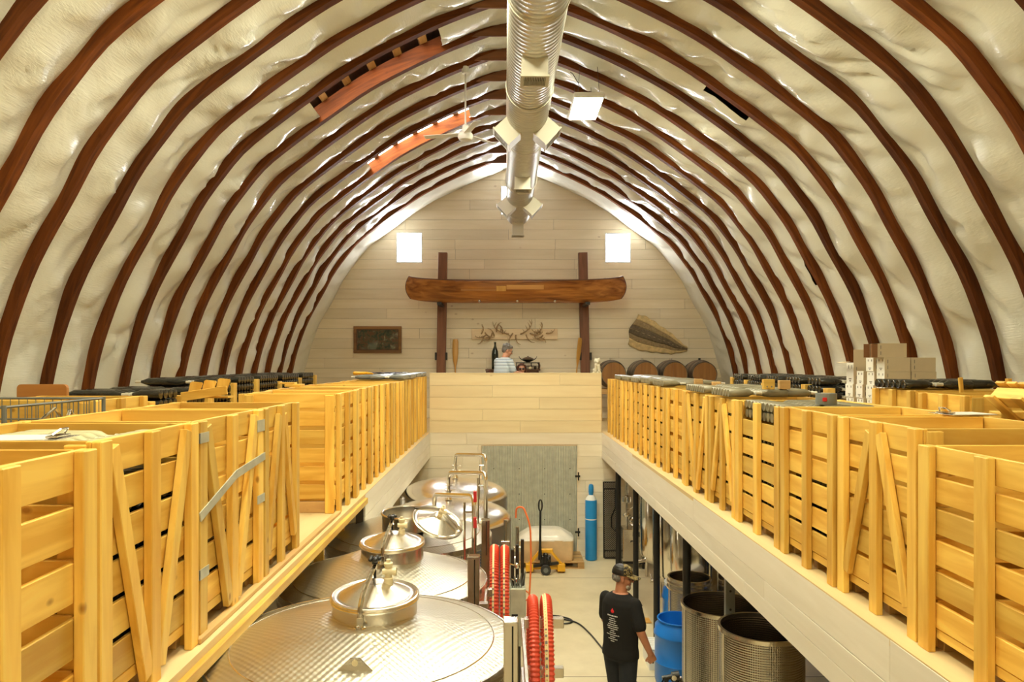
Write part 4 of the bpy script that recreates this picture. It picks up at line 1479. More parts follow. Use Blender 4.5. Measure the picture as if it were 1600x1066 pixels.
# black cable on the floor
mb = MB()
pts = [(0.35, 10.9, 0.012), (0.75, 10.95, 0.012), (1.0, 10.78, 0.014), (0.95, 10.62, 0.016), (0.6, 10.66, 0.014), (0.35, 10.72, 0.02), (0.75, 10.78, 0.026), (1.05, 10.66, 0.02), (1.2, 10.3, 0.012), (1.32, 9.7, 0.012), (1.45, 9.0, 0.012), (1.62, 8.6, 0.012), (1.78, 8.1, 0.012), (1.86, 7.95, 0.012)]
sm = []
for i in range(len(pts) - 1):
    p0 = V(pts[max(i - 1, 0)]); p1 = V(pts[i]); p2 = V(pts[i + 1]); p3 = V(pts[min(i + 2, len(pts) - 1)])
    for k in range(8):
        s = k / 8
        sm.append(0.5 * (2 * p1 + (p2 - p0) * s + (2 * p0 - 5 * p1 + 4 * p2 - p3) * s * s + (3 * p1 - p0 - 3 * p2 + p3) * s ** 3))
mb.tube(sm, 0.012, 7)
tag(mb.build('power_cable', BLACKP, None, smooth=True), 'black power cable snaking across the concrete floor', 'cable')

# ------------------------------------------------------------------ wrapped pallet and pallet jack
t_ = thing('wooden_pallet', 'wooden pallet on the floor in front of the steel door', 'pallet', (0.87, 13.83, 0))
for k in range(3):
    mb = MB(); mb.box(-0.62, 0.62, -0.05, 0.05, 0.02, 0.11, ch=0.004)
for x_ in (-0.57, 0.0, 0.57):
    for y_ in (-0.32, 0.0, 0.32):
        mb = MB(); mb.box(-0.06, 0.06, -0.05, 0.05, 0.018, 0.11, ch=0.004); mb.build('block', W['oldx'], t_, (x_, y_, 0))
for y_ in (-0.32, 0.0, 0.32):
    mb = MB(); mb.box(-0.63, 0.63, -0.05, 0.05, 0.0, 0.018); mb.build('board', W['oldx'], t_, (0, y_, 0))
for k in range(6):
    mb = MB(); mb.box(-0.63, 0.63, -0.048, 0.048, 0.11, 0.13, ch=0.003); mb.build('board', W['oldx'], t_, (0, -0.335 + 0.134 * k, 0))
t_ = thing('wrapped_load', 'shrink-wrapped stack of cartons with a bulging white top on the pallet', 'load', (0.79, 13.83, 0.131))
def sup(a, b, n, k, N):
    th = 2 * pi * k / N
    c, s = cos(th), sin(th)
    return a * (abs(c) ** (2 / n)) * (1 if c >= 0 else -1), b * (abs(s) ** (2 / n)) * (1 if s >= 0 else -1)
rings = []
for (z, a, b, n) in ((0.0, 0.51, 0.34, 8), (0.03, 0.525, 0.35, 8), (0.18, 0.52, 0.35, 9), (0.33, 0.53, 0.355, 8), (0.385, 0.525, 0.35, 7)):
    rings.append([(x_ + 0.008 * mnoise.noise(V((x_ * 9, y_ * 9, z * 12))), y_ + 0.008 * mnoise.noise(V((y_ * 9, x_ * 9, z * 14))), z) for x_, y_ in (sup(a, b, n, k, 60) for k in range(60))])
mb = MB(); mb.loft(rings); mb.build('cartons', WRAP, t_, smooth=True)
rings = []
for (z, a, b, n) in ((0.375, 0.53, 0.355, 7), (0.40, 0.525, 0.35, 6), (0.47, 0.42, 0.28, 5), (0.535, 0.32, 0.2, 5), (0.545, 0.29, 0.17, 4)):
    rings.append([(x_ + 0.02 * mnoise.noise(V((x_ * 6, y_ * 6, z * 6))), y_, z + 0.012 * mnoise.noise(V((x_ * 7, y_ * 7, 1)))) for x_, y_ in (sup(a, b, n, k, 60) for k in range(60))])
mb = MB(); mb.loft(rings); mb.build('film_top', WRAPT, t_, smooth=True)

t_ = thing('pallet_jack', 'yellow pallet jack with an upright black handle, forks under the pallet', 'jack', (0.76, 13.2, 0))
ym = MB()
ym.bar((-0.10, 0, 0.40), (-0.31, 0.02, 0.14), 0.045, 0.06, up=(0, 1, 0)); ym.bar((0.10, 0, 0.40), (0.31, 0.02, 0.14), 0.045, 0.06, up=(0, 1, 0))
ym.box(-0.12, 0.14, -0.03, 0.05, 0.36, 0.44, ch=0.012)
ym.box(-0.36, -0.22, -0.05, 0.06, 0.035, 0.17, ch=0.008); ym.box(0.22, 0.36, -0.05, 0.06, 0.035, 0.17, ch=0.008)
ym.box(-0.22, 0.22, 0.0, 0.05, 0.06, 0.13, ch=0.006)
ym.build('jack_frame', YELLOW, t_)
for sx in (-0.27, 0.27):
    mb = MB(); mb.box(sx - 0.08, sx + 0.08, 0.06, 0.90, 0.035, 0.075, ch=0.01); mb.build('fork', YELLOW, t_)
mb = MB()
mb.box(-0.10, 0.10, -0.08, 0.02, 0.16, 0.33, ch=0.015); mb.lathe([(0.05, 0.12), (0.05, 0.36), (0.03, 0.38)], 14, M4.Translation((0.0, -0.05, 0)))
mb.bar((-0.24, -0.02, 0.13), (0.24, -0.02, 0.19), 0.05, 0.05)
mb.ell((0.05, -0.09, 0.28), (0.05, 0.05, 0.05), 12, 8)
mb.build('pump', BLACKP, t_, smooth=True)
mb = MB(); mb.tube([(-0.10, -0.09, 0.27), (-0.10, -0.09, 0.55), (-0.095, -0.09, 1.15)], 0.02, 10, radii=[0.04, 0.022, 0.019])
mb.tube([(-0.095 + 0.032 * cos(a), -0.09, 1.25 + 0.10 * sin(a)) for a in [2 * pi * i / 20 for i in range(20)]], 0.014, 8, closed=True)
mb.build('handle', BLACKP, t_, smooth=True)
mb = MB(); mb.lathe([(0.02, -0.028), (0.085, -0.028), (0.093, -0.02), (0.093, 0.02), (0.085, 0.028), (0.02, 0.028)], 24, M4.Translation((-0.0, -0.14, 0.094)) @ M4.Rotation(R(90), 4, 'X'))
o = mb.build('steer_wheel', RUBBER, t_, smooth=True)
mb = MB(); mb.lathe([(0.045, -0.032), (0.045, 0.032)], 16, M4.Translation((-0.0, -0.14, 0.094)) @ M4.Rotation(R(90), 4, 'X')); mb.build('wheel_hub', GREYP, o, smooth=True)

# ------------------------------------------------------------------ gas cylinder, ramp panel, filter machine
t_ = thing('gas_cylinder', 'tall blue gas cylinder standing by the end wall', 'cylinder', (1.70, 14.08, 0))
mb = MB(); mb.lathe([(0.09, 0), (0.112, 0.015), (0.114, 0.03), (0.114, 1.14), (0.108, 1.17)], 28); mb.build('cylinder_body', BLUEC, t_, smooth=True)
mb = MB(); mb.lathe([(0.108, 1.17), (0.09, 1.215), (0.06, 1.25), (0.042, 1.265)], 28); mb.build('shoulder', WHITE, t_, smooth=True)
mb = MB(); mb.lathe([(0.042, 1.262), (0.044, 1.30), (0.05, 1.31), (0.05, 1.42), (0.04, 1.46), (0.012, 1.475)], 20); mb.build('valve_cap', BLUEC, t_, smooth=True)
mb = MB(); mb.lathe([(0.1148, 0.79), (0.1156, 0.80), (0.1148, 0.81)], 28, caps=False); mb.build('paint_ring', WHITE, t_, smooth=True)

t_ = thing('ramp_panel', 'dark perforated folding ramp leaning on the end wall beside the blue cylinder', 'ramp', (2.085, 14.14, 0), 0)
mb = MB(); mb.box(-0.12, 0.12, -0.01, 0.01, 0, 1.52)
Lean = M4.Rotation(R(-3.0), 4, 'X')
mb = MB()
for x_ in (-0.125, 0.125): mb.box(x_ - 0.012, x_ + 0.012, -0.02, 0.02, 0.02, 1.50, M=Lean, ch=0.003)
for z in (0.02, 0.16, 1.36, 1.49): mb.box(-0.113, 0.113, -0.016, 0.016, z - 0.012, z + 0.012, M=Lean)
mb.build('ramp_frame', DARKM, t_)
mb = MB()
for i in range(-8, 42):
    z = 0.04 * i
    for sg in (-1, 1):
        a0 = (-0.113 * sg, z); a1 = (0.113 * sg, z + 0.226)
        lo, hi = max(0.03, a0[1]), min(1.48, a1[1])
        if hi - lo < 0.02: continue
        f = lambda zz: a0[0] + (a1[0] - a0[0]) * (zz - a0[1]) / (a1[1] - a0[1])
        mb.bar(Lean @ V((f(lo), 0.003 * sg, lo)), Lean @ V((f(hi), 0.003 * sg, hi)), 0.009, 0.006, up=(0, 1, 0))
stuff(mb.build('mesh_plate', DARKM, t_))
mb = MB(); mb.tube([Lean @ V(p) for p in [(0.10, -0.03, 1.36), (0.10, -0.04, 1.0), (0.02, -0.05, 0.82), (0.02, -0.05, 0.62), (0.09, -0.05, 0.54), (0.11, -0.04, 0.62)]], 0.013, 8)
mb.build('carry_handle', BLACKP, t_, smooth=True)

t_ = thing('filter_machine', 'stainless filter machine on a stand between the black columns', 'machine', (2.42, 13.62, 0))
mb = MB(); mb.box(-0.20, 0.20, -0.17, 0.17, 0.13, 0.74, ch=0.012); mb.build('machine_body', STEEL, t_)
mb = MB(); mb.box(-0.21, 0.21, -0.18, 0.18, 0.095, 0.125, ch=0.004)
for x_ in (-0.18, 0.18):
    for y_ in (-0.15, 0.15): mb.tube([(x_, y_, 0.0), (x_, y_, 0.1)], 0.02, 8)
mb.build('machine_stand', BLACKP, t_)
mb = MB(); mb.box(-0.02, 0.12, -0.182, -0.171, 0.60, 0.69, ch=0.003); o = mb.build('control_panel', BLACKP, t_)
mb = MB(); mb.box(0.0, 0.06, -0.186, -0.183, 0.63, 0.67); mb.build('display', plain('blue_display', (0.03, 0.07, 0.3), 0.2), o)
mb = MB(); mb.tube([(-0.10, 0, 0.74), (-0.10, 0, 1.35)], 0.022, 10); mb.lathe([(0.07, 0.95), (0.075, 0.98), (0.03, 1.02)], 16, M4.Translation((-0.10, 0, 0)))
mb.lathe([(0.03, 1.2), (0.085, 1.22), (0.085, 1.32), (0.04, 1.34)], 16, M4.Translation((-0.10, 0, 0)))
mb.tube([(-0.10, 0, 1.35), (-0.10, 0, 1.62)], 0.035, 12)
mb.ell((0.05, 0.0, 0.85), (0.12, 0.1, 0.11), 16, 10)
mb.tube([(-0.1, -0.02, 1.05), (0.0, -0.03, 1.12), (0.06, -0.02, 1.0)], 0.016, 8)
mb.build('pump_head', STEEL_M, t_, smooth=True)
mb = MB(); mb.tube([(-0.06, -0.175, 0.50), (-0.05, -0.19, 0.52), (0.0, -0.19, 0.52), (0.01, -0.175, 0.50)], 0.008, 6); mb.build('grip', BLACKP, t_, smooth=True)

# ------------------------------------------------------------------ tanks under the white-box loft
for (x, y, r_, w_) in ((2.92, 12.85, 0.50, 'closest to the filter machine'), (2.92, 11.72, 0.50, 'second from the filter machine'), (2.95, 10.6, 0.50, 'behind the third black column'), (3.12, 8.95, 0.46, 'behind the small open tank')):
    t_ = thing('storage_tank', 'tall round mirror-polished steel tank under the loft, ' + w_, 'tank', (x, y, 0), 0, 'tall polished tanks under the loft')
    mb = MB(); mb.lathe([(0.06, 0.22), (r_ * 0.6, 0.26), (r_ * 0.93, 0.36), (r_, 0.46), (r_, 1.78), (r_ * 0.93, 1.86), (0.2, 1.92), (0.04, 1.93)], 56); mb.build('tank_shell', STEEL_M, t_, smooth=True, ang=50)
    for k in range(3):
        a = R(40 + 120 * k)
        mb = MB(); mb.tube([(r_ * 0.75 * cos(a), r_ * 0.75 * sin(a), 0), (r_ * 0.75 * cos(a), r_ * 0.75 * sin(a), 0.34)], 0.03, 10); mb.build('leg', STEEL, t_, smooth=True)
    mb = MB(); mb.tube([(-r_ * 0.8, -0.1, 0.36), (-r_ * 1.15, -0.14, 0.34)], 0.03, 10); mb.tube([(-r_ * 1.1, -0.13, 0.38), (-r_ * 1.1, -0.03, 0.42)], 0.012, 8)
    mb.build('outlet_valve', STEEL, t_, smooth=True)


def open_tank(label, x, y, r_, h):
    t_ = thing('open_tank', label, 'tank', (x, y, 0), 0, 'open dimpled tanks under the loft')
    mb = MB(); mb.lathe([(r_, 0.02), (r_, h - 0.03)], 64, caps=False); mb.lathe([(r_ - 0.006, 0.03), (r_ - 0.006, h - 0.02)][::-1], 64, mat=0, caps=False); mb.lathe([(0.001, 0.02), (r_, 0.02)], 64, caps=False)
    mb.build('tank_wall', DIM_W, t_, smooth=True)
    mb = MB(); ring(mb, r_ - 0.012, r_ + 0.012, h - 0.035, h, 64); mb.build('rim_band', STEEL, t_, smooth=True)
    mb = MB(); ring(mb, r_ - 0.004, r_ + 0.02, 0, 0.05, 48); mb.build('foot_ring', STEEL, t_, smooth=True)
    mb = MB(); mb.bar((-r_ * 0.985, -0.17 * r_, 0.05), (-r_ * 0.985, -0.17 * r_, h - 0.03), 0.012, 0.02); mb.build('seam_strip', STEEL, t_)
    return t_
open_tank('open-topped dimpled steel tank behind, next to the blue drum', 2.347, 7.8, 0.414, 1.25)
open_tank('open-topped dimpled steel tank in front, nearer than its twin', 2.28, 6.4, 0.36, 1.515)
tk = open_tank('small open-topped steel tank beyond the blue drums', 2.36, 9.2, 0.26, 1.125)
mb = MB(); ring(mb, 0.256, 0.282, 0.98, 1.0, 48); ring(mb, 0.256, 0.282, 1.05, 1.07, 48); mb.build('second_band', STEEL, tk, smooth=True)


def drum(label, x, y, r_, h, lid):
    t_ = thing('plastic_drum', label, 'drum', (x, y, 0))
    mb = MB()
    pr = [(r_ * 0.9, 0), (r_ * 0.96, 0.02), (r_, 0.06), (r_, h * 0.34), (r_ * 1.03, h * 0.36), (r_, h * 0.38), (r_, h * 0.74), (r_ * 1.04, h * 0.76), (r_ * 1.04, h * 0.79), (r_, h * 0.81), (r_ * 0.99, h * 0.89), (r_ * 0.86, h * 0.94), (r_ * 0.85, h * 0.97), (r_ * 0.9, h * 0.985), (r_ * 0.9, h), (r_ * 0.84, h), (r_ * 0.82, h * 0.95)]
    if not lid: pr += [(r_ * 0.82, h * 0.5), (0.01, h * 0.49)]
    mb.lathe(pr, 40); mb.build('drum_body', BLUE, t_, smooth=True, ang=50)
    if lid:
        mb = MB(); mb.lathe([(r_ * 0.92, h - 0.03), (r_ * 0.93, h + 0.012), (r_ * 0.8, h + 0.018), (0.01, h + 0.02)], 40); mb.build('drum_lid', WHITE, t_, smooth=True, ang=50)
    return t_
drum('open blue plastic drum beside the man, behind the column', 2.097, 8.68, 0.28, 0.78, False)
drum('blue plastic drum with a white lid behind the small open tank', 2.46, 9.9, 0.28, 0.83, True)
# crate, yellow board and pump trolley near the drums
t_ = thing('plastic_crate', 'white ribbed plastic crate on the floor beside the blue drum', 'crate', (1.94, 9.24, 0), 0)
mb = MB()
for (a, b, c, d) in ((-0.12, 0.12, -0.2, -0.185), (-0.12, 0.12, 0.185, 0.2), (-0.12, -0.105, -0.185, 0.185), (0.105, 0.12, -0.185, 0.185)): mb.box(a, b, c, d, 0, 0.25)
mb.box(-0.105, 0.105, -0.185, 0.185, 0, 0.012); mb.build('crate_body', WHITE, t_)
mb = MB(); mb.box(-0.125, 0.125, -0.205, 0.205, 0.251, 0.262, ch=0.003); o = mb.build('crate_lid', WHITE, t_)
mb = MB()
for k in range(6): mb.box(-0.115, 0.115, -0.17 + 0.06 * k, -0.15 + 0.06 * k, 0.262, 0.268)
stuff(mb.build('lid_ridge', WHITE, o))
mb = MB(); mb.box(-0.17, 0.17, -0.10, 0.10, 0, 0.018, ch=0.004)
tag(mb.build('floor_board', W['paddle'], None, (2.01, 10.75, 0.0)), 'short yellow board lying on the floor behind the man', 'board')
t_ = thing('transfer_pump', 'small pump with tangled black cables in front of the blue drum', 'pump', (1.74, 7.32, 0))
mb = MB(); mb.box(-0.14, 0.14, -0.12, 0.12, 0.05, 0.10, ch=0.01); mb.tube([(0.06, 0, 0.1), (0.06, 0, 0.62)], 0.02, 8)
mb.build('pump_base', DARKM, t_, smooth=True)
for (x_, y_) in ((-0.12, -0.13), (0.12, -0.13), (-0.12, 0.13), (0.12, 0.13)):
    mb = MB(); mb.lathe([(0.01, -0.015), (0.05, -0.015), (0.05, 0.015), (0.01, 0.015)], 14, M4.Translation((x_, y_, 0.05)) @ M4.Rotation(R(90), 4, 'X')); mb.build('wheel', RUBBER, t_, smooth=True)
mb = MB(); mb.tube([(-0.14, -0.02, 0.66), (-0.04, -0.02, 0.68)], 0.025, 12); mb.tube([(-0.04, -0.02, 0.68), (0.03, -0.02, 0.69)], 0.045, 14); mb.build('motor', BLACKP, t_, smooth=True)
mb = MB(); mb.tube([(-0.032, -0.068, 0.685), (-0.032, -0.075, 0.685)], 0.026, 14); mb.build('round_cap', STEEL_M, t_, smooth=True)
mb = MB(); mb.tube([(0.05, 0, 0.6), (0.03, 0, 0.66)], 0.03, 10); mb.build('bracket', STEEL, t_, smooth=True)
mb = MB(); rr = random.Random(3)
for k in range(14):
    p = [(-0.10 + rr.uniform(-0.03, 0.10), -0.05 + rr.uniform(-0.03, 0.04), 0.68)]
    for q in range(5):
        p.append((p[0][0] + rr.uniform(-0.06, 0.10), p[0][1] + rr.uniform(-0.05, 0.06), 0.60 - 0.10 * q + rr.uniform(-0.03, 0.03)))
    mb.tube(elbow(p, 0.05, 3), 0.008, 6)
stuff(mb.build('cable_tangle', BLACKP, t_, smooth=True))

# ------------------------------------------------------------------ figures
def body(name, mat, build, parent=None, vox=0.010, smooth=6, loc=(0, 0, 0), rot=(0, 0, 0)):
    """one continuous surface grown over overlapping tapered shapes"""
    mb = MB(); build(mb)
    o = mb.build(name, mat, parent, loc, rot, smooth=False)
    r_ = o.modifiers.new('remesh', 'REMESH'); r_.mode = 'VOXEL'; r_.voxel_size = vox; r_.use_smooth_shade = True
    if smooth:
        s_ = o.modifiers.new('smooth', 'SMOOTH'); s_.factor = 0.5; s_.iterations = smooth
    return o


def rings_el(mb, rows, seg=24):
    """closed loft of ellipses: (cx, cy, z, rx, ry, yaw)"""
    rs = []
    for (cx, cy, z, rx, ry, yaw) in rows:
        c, s = cos(yaw), sin(yaw)
        rs.append([(cx + rx * cos(a) * c - ry * sin(a) * s, cy + rx * cos(a) * s + ry * sin(a) * c, z) for a in [2 * pi * k / seg for k in range(seg)]])
    mb.loft(rs)


def hand(mb, wrist, d, n, side, curl=0.6, sc=1.0):
    """palm, four fingers and a thumb; d points along the fingers, n out of the palm, side = thumb direction sign"""
    w_, d, n = V(wrist), V(d).normalized(), V(n).normalized()
    n = (n - d * n.dot(d)).normalized()
    t = d.cross(n) * side
    pl = 0.09 * sc
    for k in range(4):
        q = (k - 1.5) * 0.021 * sc
        mb.cap(w_ + t * q * 0.6, w_ + d * pl + t * q, 0.016 * sc, 0.0135 * sc, 8)
    for k, ln in enumerate((0.066, 0.078, 0.086, 0.078)):
        q = (k - 1.5) * 0.022 * sc
        p = w_ + d * pl + t * q
        ang = 0.25 * curl
        for j, fr in enumerate((0.45, 0.32, 0.23)):
            ang += curl * (0.75 if j else 0.5)
            dd = d * cos(ang) + n * sin(ang)
            p2 = p + dd * ln * fr * sc
            r0 = (0.0098, 0.0092, 0.0084)[j] * sc
            mb.cap(p, p2, r0, r0 * 0.93, 8); p = p2
    p = w_ + d * 0.025 * sc + t * 0.026 * sc
    q1 = p + (d * 0.55 + t * 0.65 + n * 0.45).normalized() * 0.045 * sc
    q2 = q1 + (d * 0.8 + t * 0.05 + n * 0.6).normalized() * 0.034 * sc
    q3 = q2 + (d * 0.7 - t * 0.25 + n * 0.6).normalized() * 0.026 * sc
    mb.cap(p, q1, 0.016 * sc, 0.012 * sc, 8); mb.cap(q1, q2, 0.012 * sc, 0.0105 * sc, 8); mb.cap(q2, q3, 0.0105 * sc, 0.009 * sc, 8)


def head_shapes(mb, c, yaw, pitch=0.0, sc=1.0):
    """skull, jaw, nose, ears, brow; the face looks along +y turned by yaw and pitched (negative looks down)"""
    Mx = M4.Translation(V(c)) @ Euler((pitch, 0, yaw)).to_matrix().to_4x4()
    P = lambda x, y, z: tuple(Mx @ V((x * sc, y * sc, z * sc)))
    def el(p, r_):
        m_ = Mx @ M4.Translation(V(p) * sc) @ M4.Diagonal((r_[0] * sc, r_[1] * sc, r_[2] * sc, 1))
        prof = [(max(0.02, sin(pi * i / 10)), -cos(pi * i / 10)) for i in range(11)]
        mb.lathe(prof, 18, m_)
    el((0, -0.012, 0.03), (0.077, 0.098, 0.095))
    el((0, 0.02, -0.02), (0.066, 0.076, 0.09))
    el((0, 0.045, -0.075), (0.048, 0.045, 0.042))
    el((0, 0.068, -0.10), (0.027, 0.022, 0.02))
    mb.cap(P(0, 0.088, 0.012), P(0, 0.112, -0.028), 0.010 * sc, 0.0145 * sc, 8)
    el((0, 0.078, 0.022), (0.05, 0.02, 0.012))
    el((0.04, 0.064, -0.03), (0.026, 0.024, 0.022)); el((-0.04, 0.064, -0.03), (0.026, 0.024, 0.022))
    for sx in (-1, 1):
        el((sx * 0.078, -0.005, -0.008), (0.011, 0.02, 0.034))
    return Mx, P


def face_bits(parent, Mx, sc=1.0, glasses=False, shades=False, lips=True):
    def pl(name, fn, mat):
        mb = MB(); fn(mb); mb2 = MB()
        mb2.v = [tuple(Mx @ V((p[0] * sc, p[1] * sc, p[2] * sc))) for p in mb.v]; mb2.f = mb.f; mb2.m = mb.m
        return mb2.build(name, mat, parent, smooth=True)
    if not shades:
        for sx in (-1, 1):
            e = pl('eye', lambda mb: mb.ell((sx * 0.031, 0.081, 0.006), (0.012, 0.009, 0.008), 12, 8), WHITE)
            pl('iris', lambda mb: mb.ell((sx * 0.031, 0.0885, 0.006), (0.0055, 0.0025, 0.0055), 10, 6), BLACKP).parent = e
        pl('eyebrow', lambda mb: (mb.tube([(-0.05, 0.082, 0.026), (-0.03, 0.096, 0.031), (-0.014, 0.096, 0.027)], 0.005, 6), mb.tube([(0.05, 0.082, 0.026), (0.03, 0.096, 0.031), (0.014, 0.096, 0.027)], 0.005, 6)), GREYHAIR)
    if lips:
        pl('lips', lambda mb: mb.tube([(-0.022, 0.082, -0.064), (-0.008, 0.0925, -0.060), (0.008, 0.0925, -0.060), (0.022, 0.082, -0.064)], 0.006, 8), LIPS)
    if glasses:
        def g(mb):
            for sx in (-1, 1):
                mb.tube([(sx * 0.032 + 0.023 * cos(a), 0.104 - 0.006 * abs(cos(a)), 0.004 + 0.017 * sin(a)) for a in [2 * pi * i / 18 for i in range(18)]], 0.002, 6, closed=True)
                mb.tube([(sx * 0.055, 0.098, 0.008), (sx * 0.08, 0.04, 0.010), (sx * 0.085, -0.01, 0.008)], 0.0022, 6)
            mb.tube([(-0.01, 0.104, 0.008), (0.01, 0.104, 0.008)], 0.002, 6)
        pl('glasses', g, DARKM)
    if shades:
        def g(mb):
            for sx in (-1, 1):
                mb.ell((sx * 0.033, 0.098, 0.004), (0.030, 0.008, 0.022), 16, 8)
                mb.tube([(sx * 0.058, 0.092, 0.010), (sx * 0.08, 0.04, 0.010), (sx * 0.084, -0.01, 0.008)], 0.004, 6)
            mb.tube([(-0.012, 0.102, 0.010), (0.012, 0.102, 0.010)], 0.005, 6)
        pl('sunglasses', g, BLACKP)


# --- man in a cap walking away on the floor (local: faces +y)
man = thing('person', 'man in black T-shirt, dark jeans and camouflage cap walking on the concrete floor', 'person', (1.20, 7.43, 0), R(-43))
HC = (0.0, 0.035, 1.635)
HY = R(-50)
tors = [(0, 0, 0.86, 0.170, 0.118, 0), (0, 0, 0.95, 0.168, 0.118, 0), (0, 0.005, 1.05, 0.166, 0.122, 0), (0, 0.0, 1.18, 0.176, 0.122, 0), (0, -0.005, 1.30, 0.178, 0.122, 0), (0, -0.008, 1.39, 0.172, 0.110, 0), (0, -0.008, 1.445, 0.135, 0.090, 0), (0, 0.0, 1.49, 0.085, 0.07, 0)]
ARM_R = [(0.178, -0.005, 1.405), (0.262, -0.03, 1.15), (0.318, 0.06, 0.925)]
ARM_L = [(-0.178, -0.005, 1.405), (-0.225, 0.05, 1.15), (-0.19, 0.23, 1.0)]
LEG_R = [(0.092, 0.0, 0.90), (0.105, -0.03, 0.50), (0.115, -0.12, 0.10)]
LEG_L = [(-0.092, 0.0, 0.90), (-0.10, 0.06, 0.49), (-0.10, 0.07, 0.09)]
store = {}
def man_body(mb):
    rings_el(mb, tors)
    mb.cap((0, -0.005, 1.45), (0, 0.02, 1.57), 0.062, 0.058, 14)
    for L_ in (ARM_R, ARM_L):
        mb.chain(L_, [0.058, 0.046, 0.030], 12)
    for L_ in (LEG_R, LEG_L):
        mb.chain(L_, [0.088, 0.062, 0.045], 12)
        mb.cap(L_[2], (L_[2][0] * 1.1, L_[2][1] + 0.13, 0.045), 0.045, 0.035, 10)
    hand(mb, ARM_R[2], (0.02, 0.12, -0.25), (-0.8, 0.5, -0.1), -1, 1.0)
    hand(mb, ARM_L[2], (0.0, 0.2, -0.2), (0.8, 0.2, 0.1), 1, 0.9)
    store['M'] = head_shapes(mb, HC, HY, R(-8))[0]
mbod = body('body', SKIN, man_body, man, 0.008, 5)
face_bits(man, store['M'], glasses=True)
def man_shirt(mb):
    rings_el(mb, [(0, 0.0, 0.845, 0.205, 0.152, 0), (0, 0.0, 0.90, 0.203, 0.150, 0)] + [(a, b, z, rx + 0.026, ry + 0.022, w_) for (a, b, z, rx, ry, w_) in tors[1:-1]] + [(0, 0.0, 1.487, 0.098, 0.080, 0)])
    for L_ in (ARM_R, ARM_L):
        a, b = V(L_[0]), V(L_[1])
        mb.cap(a, a + (b - a) * 0.78, 0.066, 0.07, 14)
body('t_shirt', TEE, man_shirt, man, 0.009, 4)
def man_jeans(mb):
    rings_el(mb, [(0, 0, 0.82, 0.185, 0.135, 0), (0, 0, 0.90, 0.182, 0.132, 0), (0, 0, 0.97, 0.178, 0.13, 0)])
    for L_ in (LEG_R, LEG_L):
        mb.chain([(L_[0][0], L_[0][1], 0.84), L_[1], (L_[2][0], L_[2][1], 0.11)], [0.103, 0.080, 0.070], 14)
body('jeans', JEANS, man_jeans, man, 0.010, 4)
for L_ in (LEG_R, LEG_L):
    mb = MB(); q = V(L_[2])
    mb.cap((q.x, q.y - 0.03, 0.05), (q.x * 1.12, q.y + 0.15, 0.045), 0.05, 0.042, 12)
    mb.box(q.x - 0.05, q.x + 0.055, q.y - 0.08, q.y + 0.20, 0.0, 0.02, ch=0.006)
    mb.build('shoe', RUBBER, man, smooth=True)
Mh = store['M']
mb = MB()
cr = []
for (z, r_) in ((0.035, 1.0), (0.06, 1.0), (0.09, 0.93), (0.115, 0.78), (0.13, 0.5), (0.135, 0.1)):
    cr.append([tuple(Mh @ V((0.088 * r_ * cos(a), -0.008 + 0.108 * r_ * sin(a), z))) for a in [2 * pi * k / 28 for k in range(28)]])
for i in range(len(cr) - 1):
    for k in range(28):
        l = (k + 1) % 28
        front = sin(2 * pi * (k + 0.5) / 28) > -0.1
        mb.add([cr[i][k], cr[i][l], cr[i + 1][l], cr[i + 1][k]], [(0, 1, 2, 3)], 0 if front else 1)
cp = mb.build('cap', [CAMO, BLACK], man, smooth=True)
mb = MB()
top = []; n = 16
for i in range(n + 1):
    a = pi * (0.12 + 0.76 * i / n)
    top.append((V((0.086 * cos(a), -0.008 + 0.106 * sin(a), 0.042)), V((0.092 * cos(a), 0.055 + 0.135 * sin(a), 0.024 - 0.012 * abs(cos(a))))))
vs = [tuple(Mh @ q) for pr in top for q in pr] + [tuple(Mh @ (q + V((0, 0, -0.006)))) for pr in top for q in pr]
o_ = 2 * (n + 1); fs = []
for i in range(n):
    fs.append((2 * i, 2 * i + 1, 2 * i + 3, 2 * i + 2)); fs.append((o_ + 2 * i + 2, o_ + 2 * i + 3, o_ + 2 * i + 1, o_ + 2 * i)); fs.append((2 * i + 1, o_ + 2 * i + 1, o_ + 2 * i + 3, 2 * i + 3))
mb.add(vs, fs); mb.build('cap_peak', CAMO, cp, smooth=True)
def beard(mb):
    for p, r_ in (((0, 0.072, -0.095), (0.036, 0.03, 0.034)), ((0.034, 0.055, -0.082), (0.026, 0.032, 0.026)), ((-0.034, 0.055, -0.082), (0.026, 0.032, 0.026)), ((0, 0.089, -0.05), (0.027, 0.012, 0.008))):
        m_ = Mh @ M4.Translation(V(p)) @ M4.Diagonal((*r_, 1))
        mb.lathe([(max(0.02, sin(pi * i / 8)), -cos(pi * i / 8)) for i in range(9)], 14, m_)
body('beard', BEARD, beard, man, 0.006, 3)
def hairb(mb):
    for sx in (-1, 1):
        m_ = Mh @ M4.Translation(V((sx * 0.052, -0.055, 0.0))) @ M4.Diagonal((0.028, 0.045, 0.045, 1))
        mb.lathe([(max(0.02, sin(pi * i / 8)), -cos(pi * i / 8)) for i in range(9)], 14, m_)
    mb.lathe([(max(0.02, sin(pi * i / 8)), -cos(pi * i / 8)) for i in range(9)], 14, Mh @ M4.Translation(V((0, -0.085, 0.0))) @ M4.Diagonal((0.065, 0.024, 0.045, 1)))
body('hair', GREYHAIR, hairb, man, 0.008, 3)
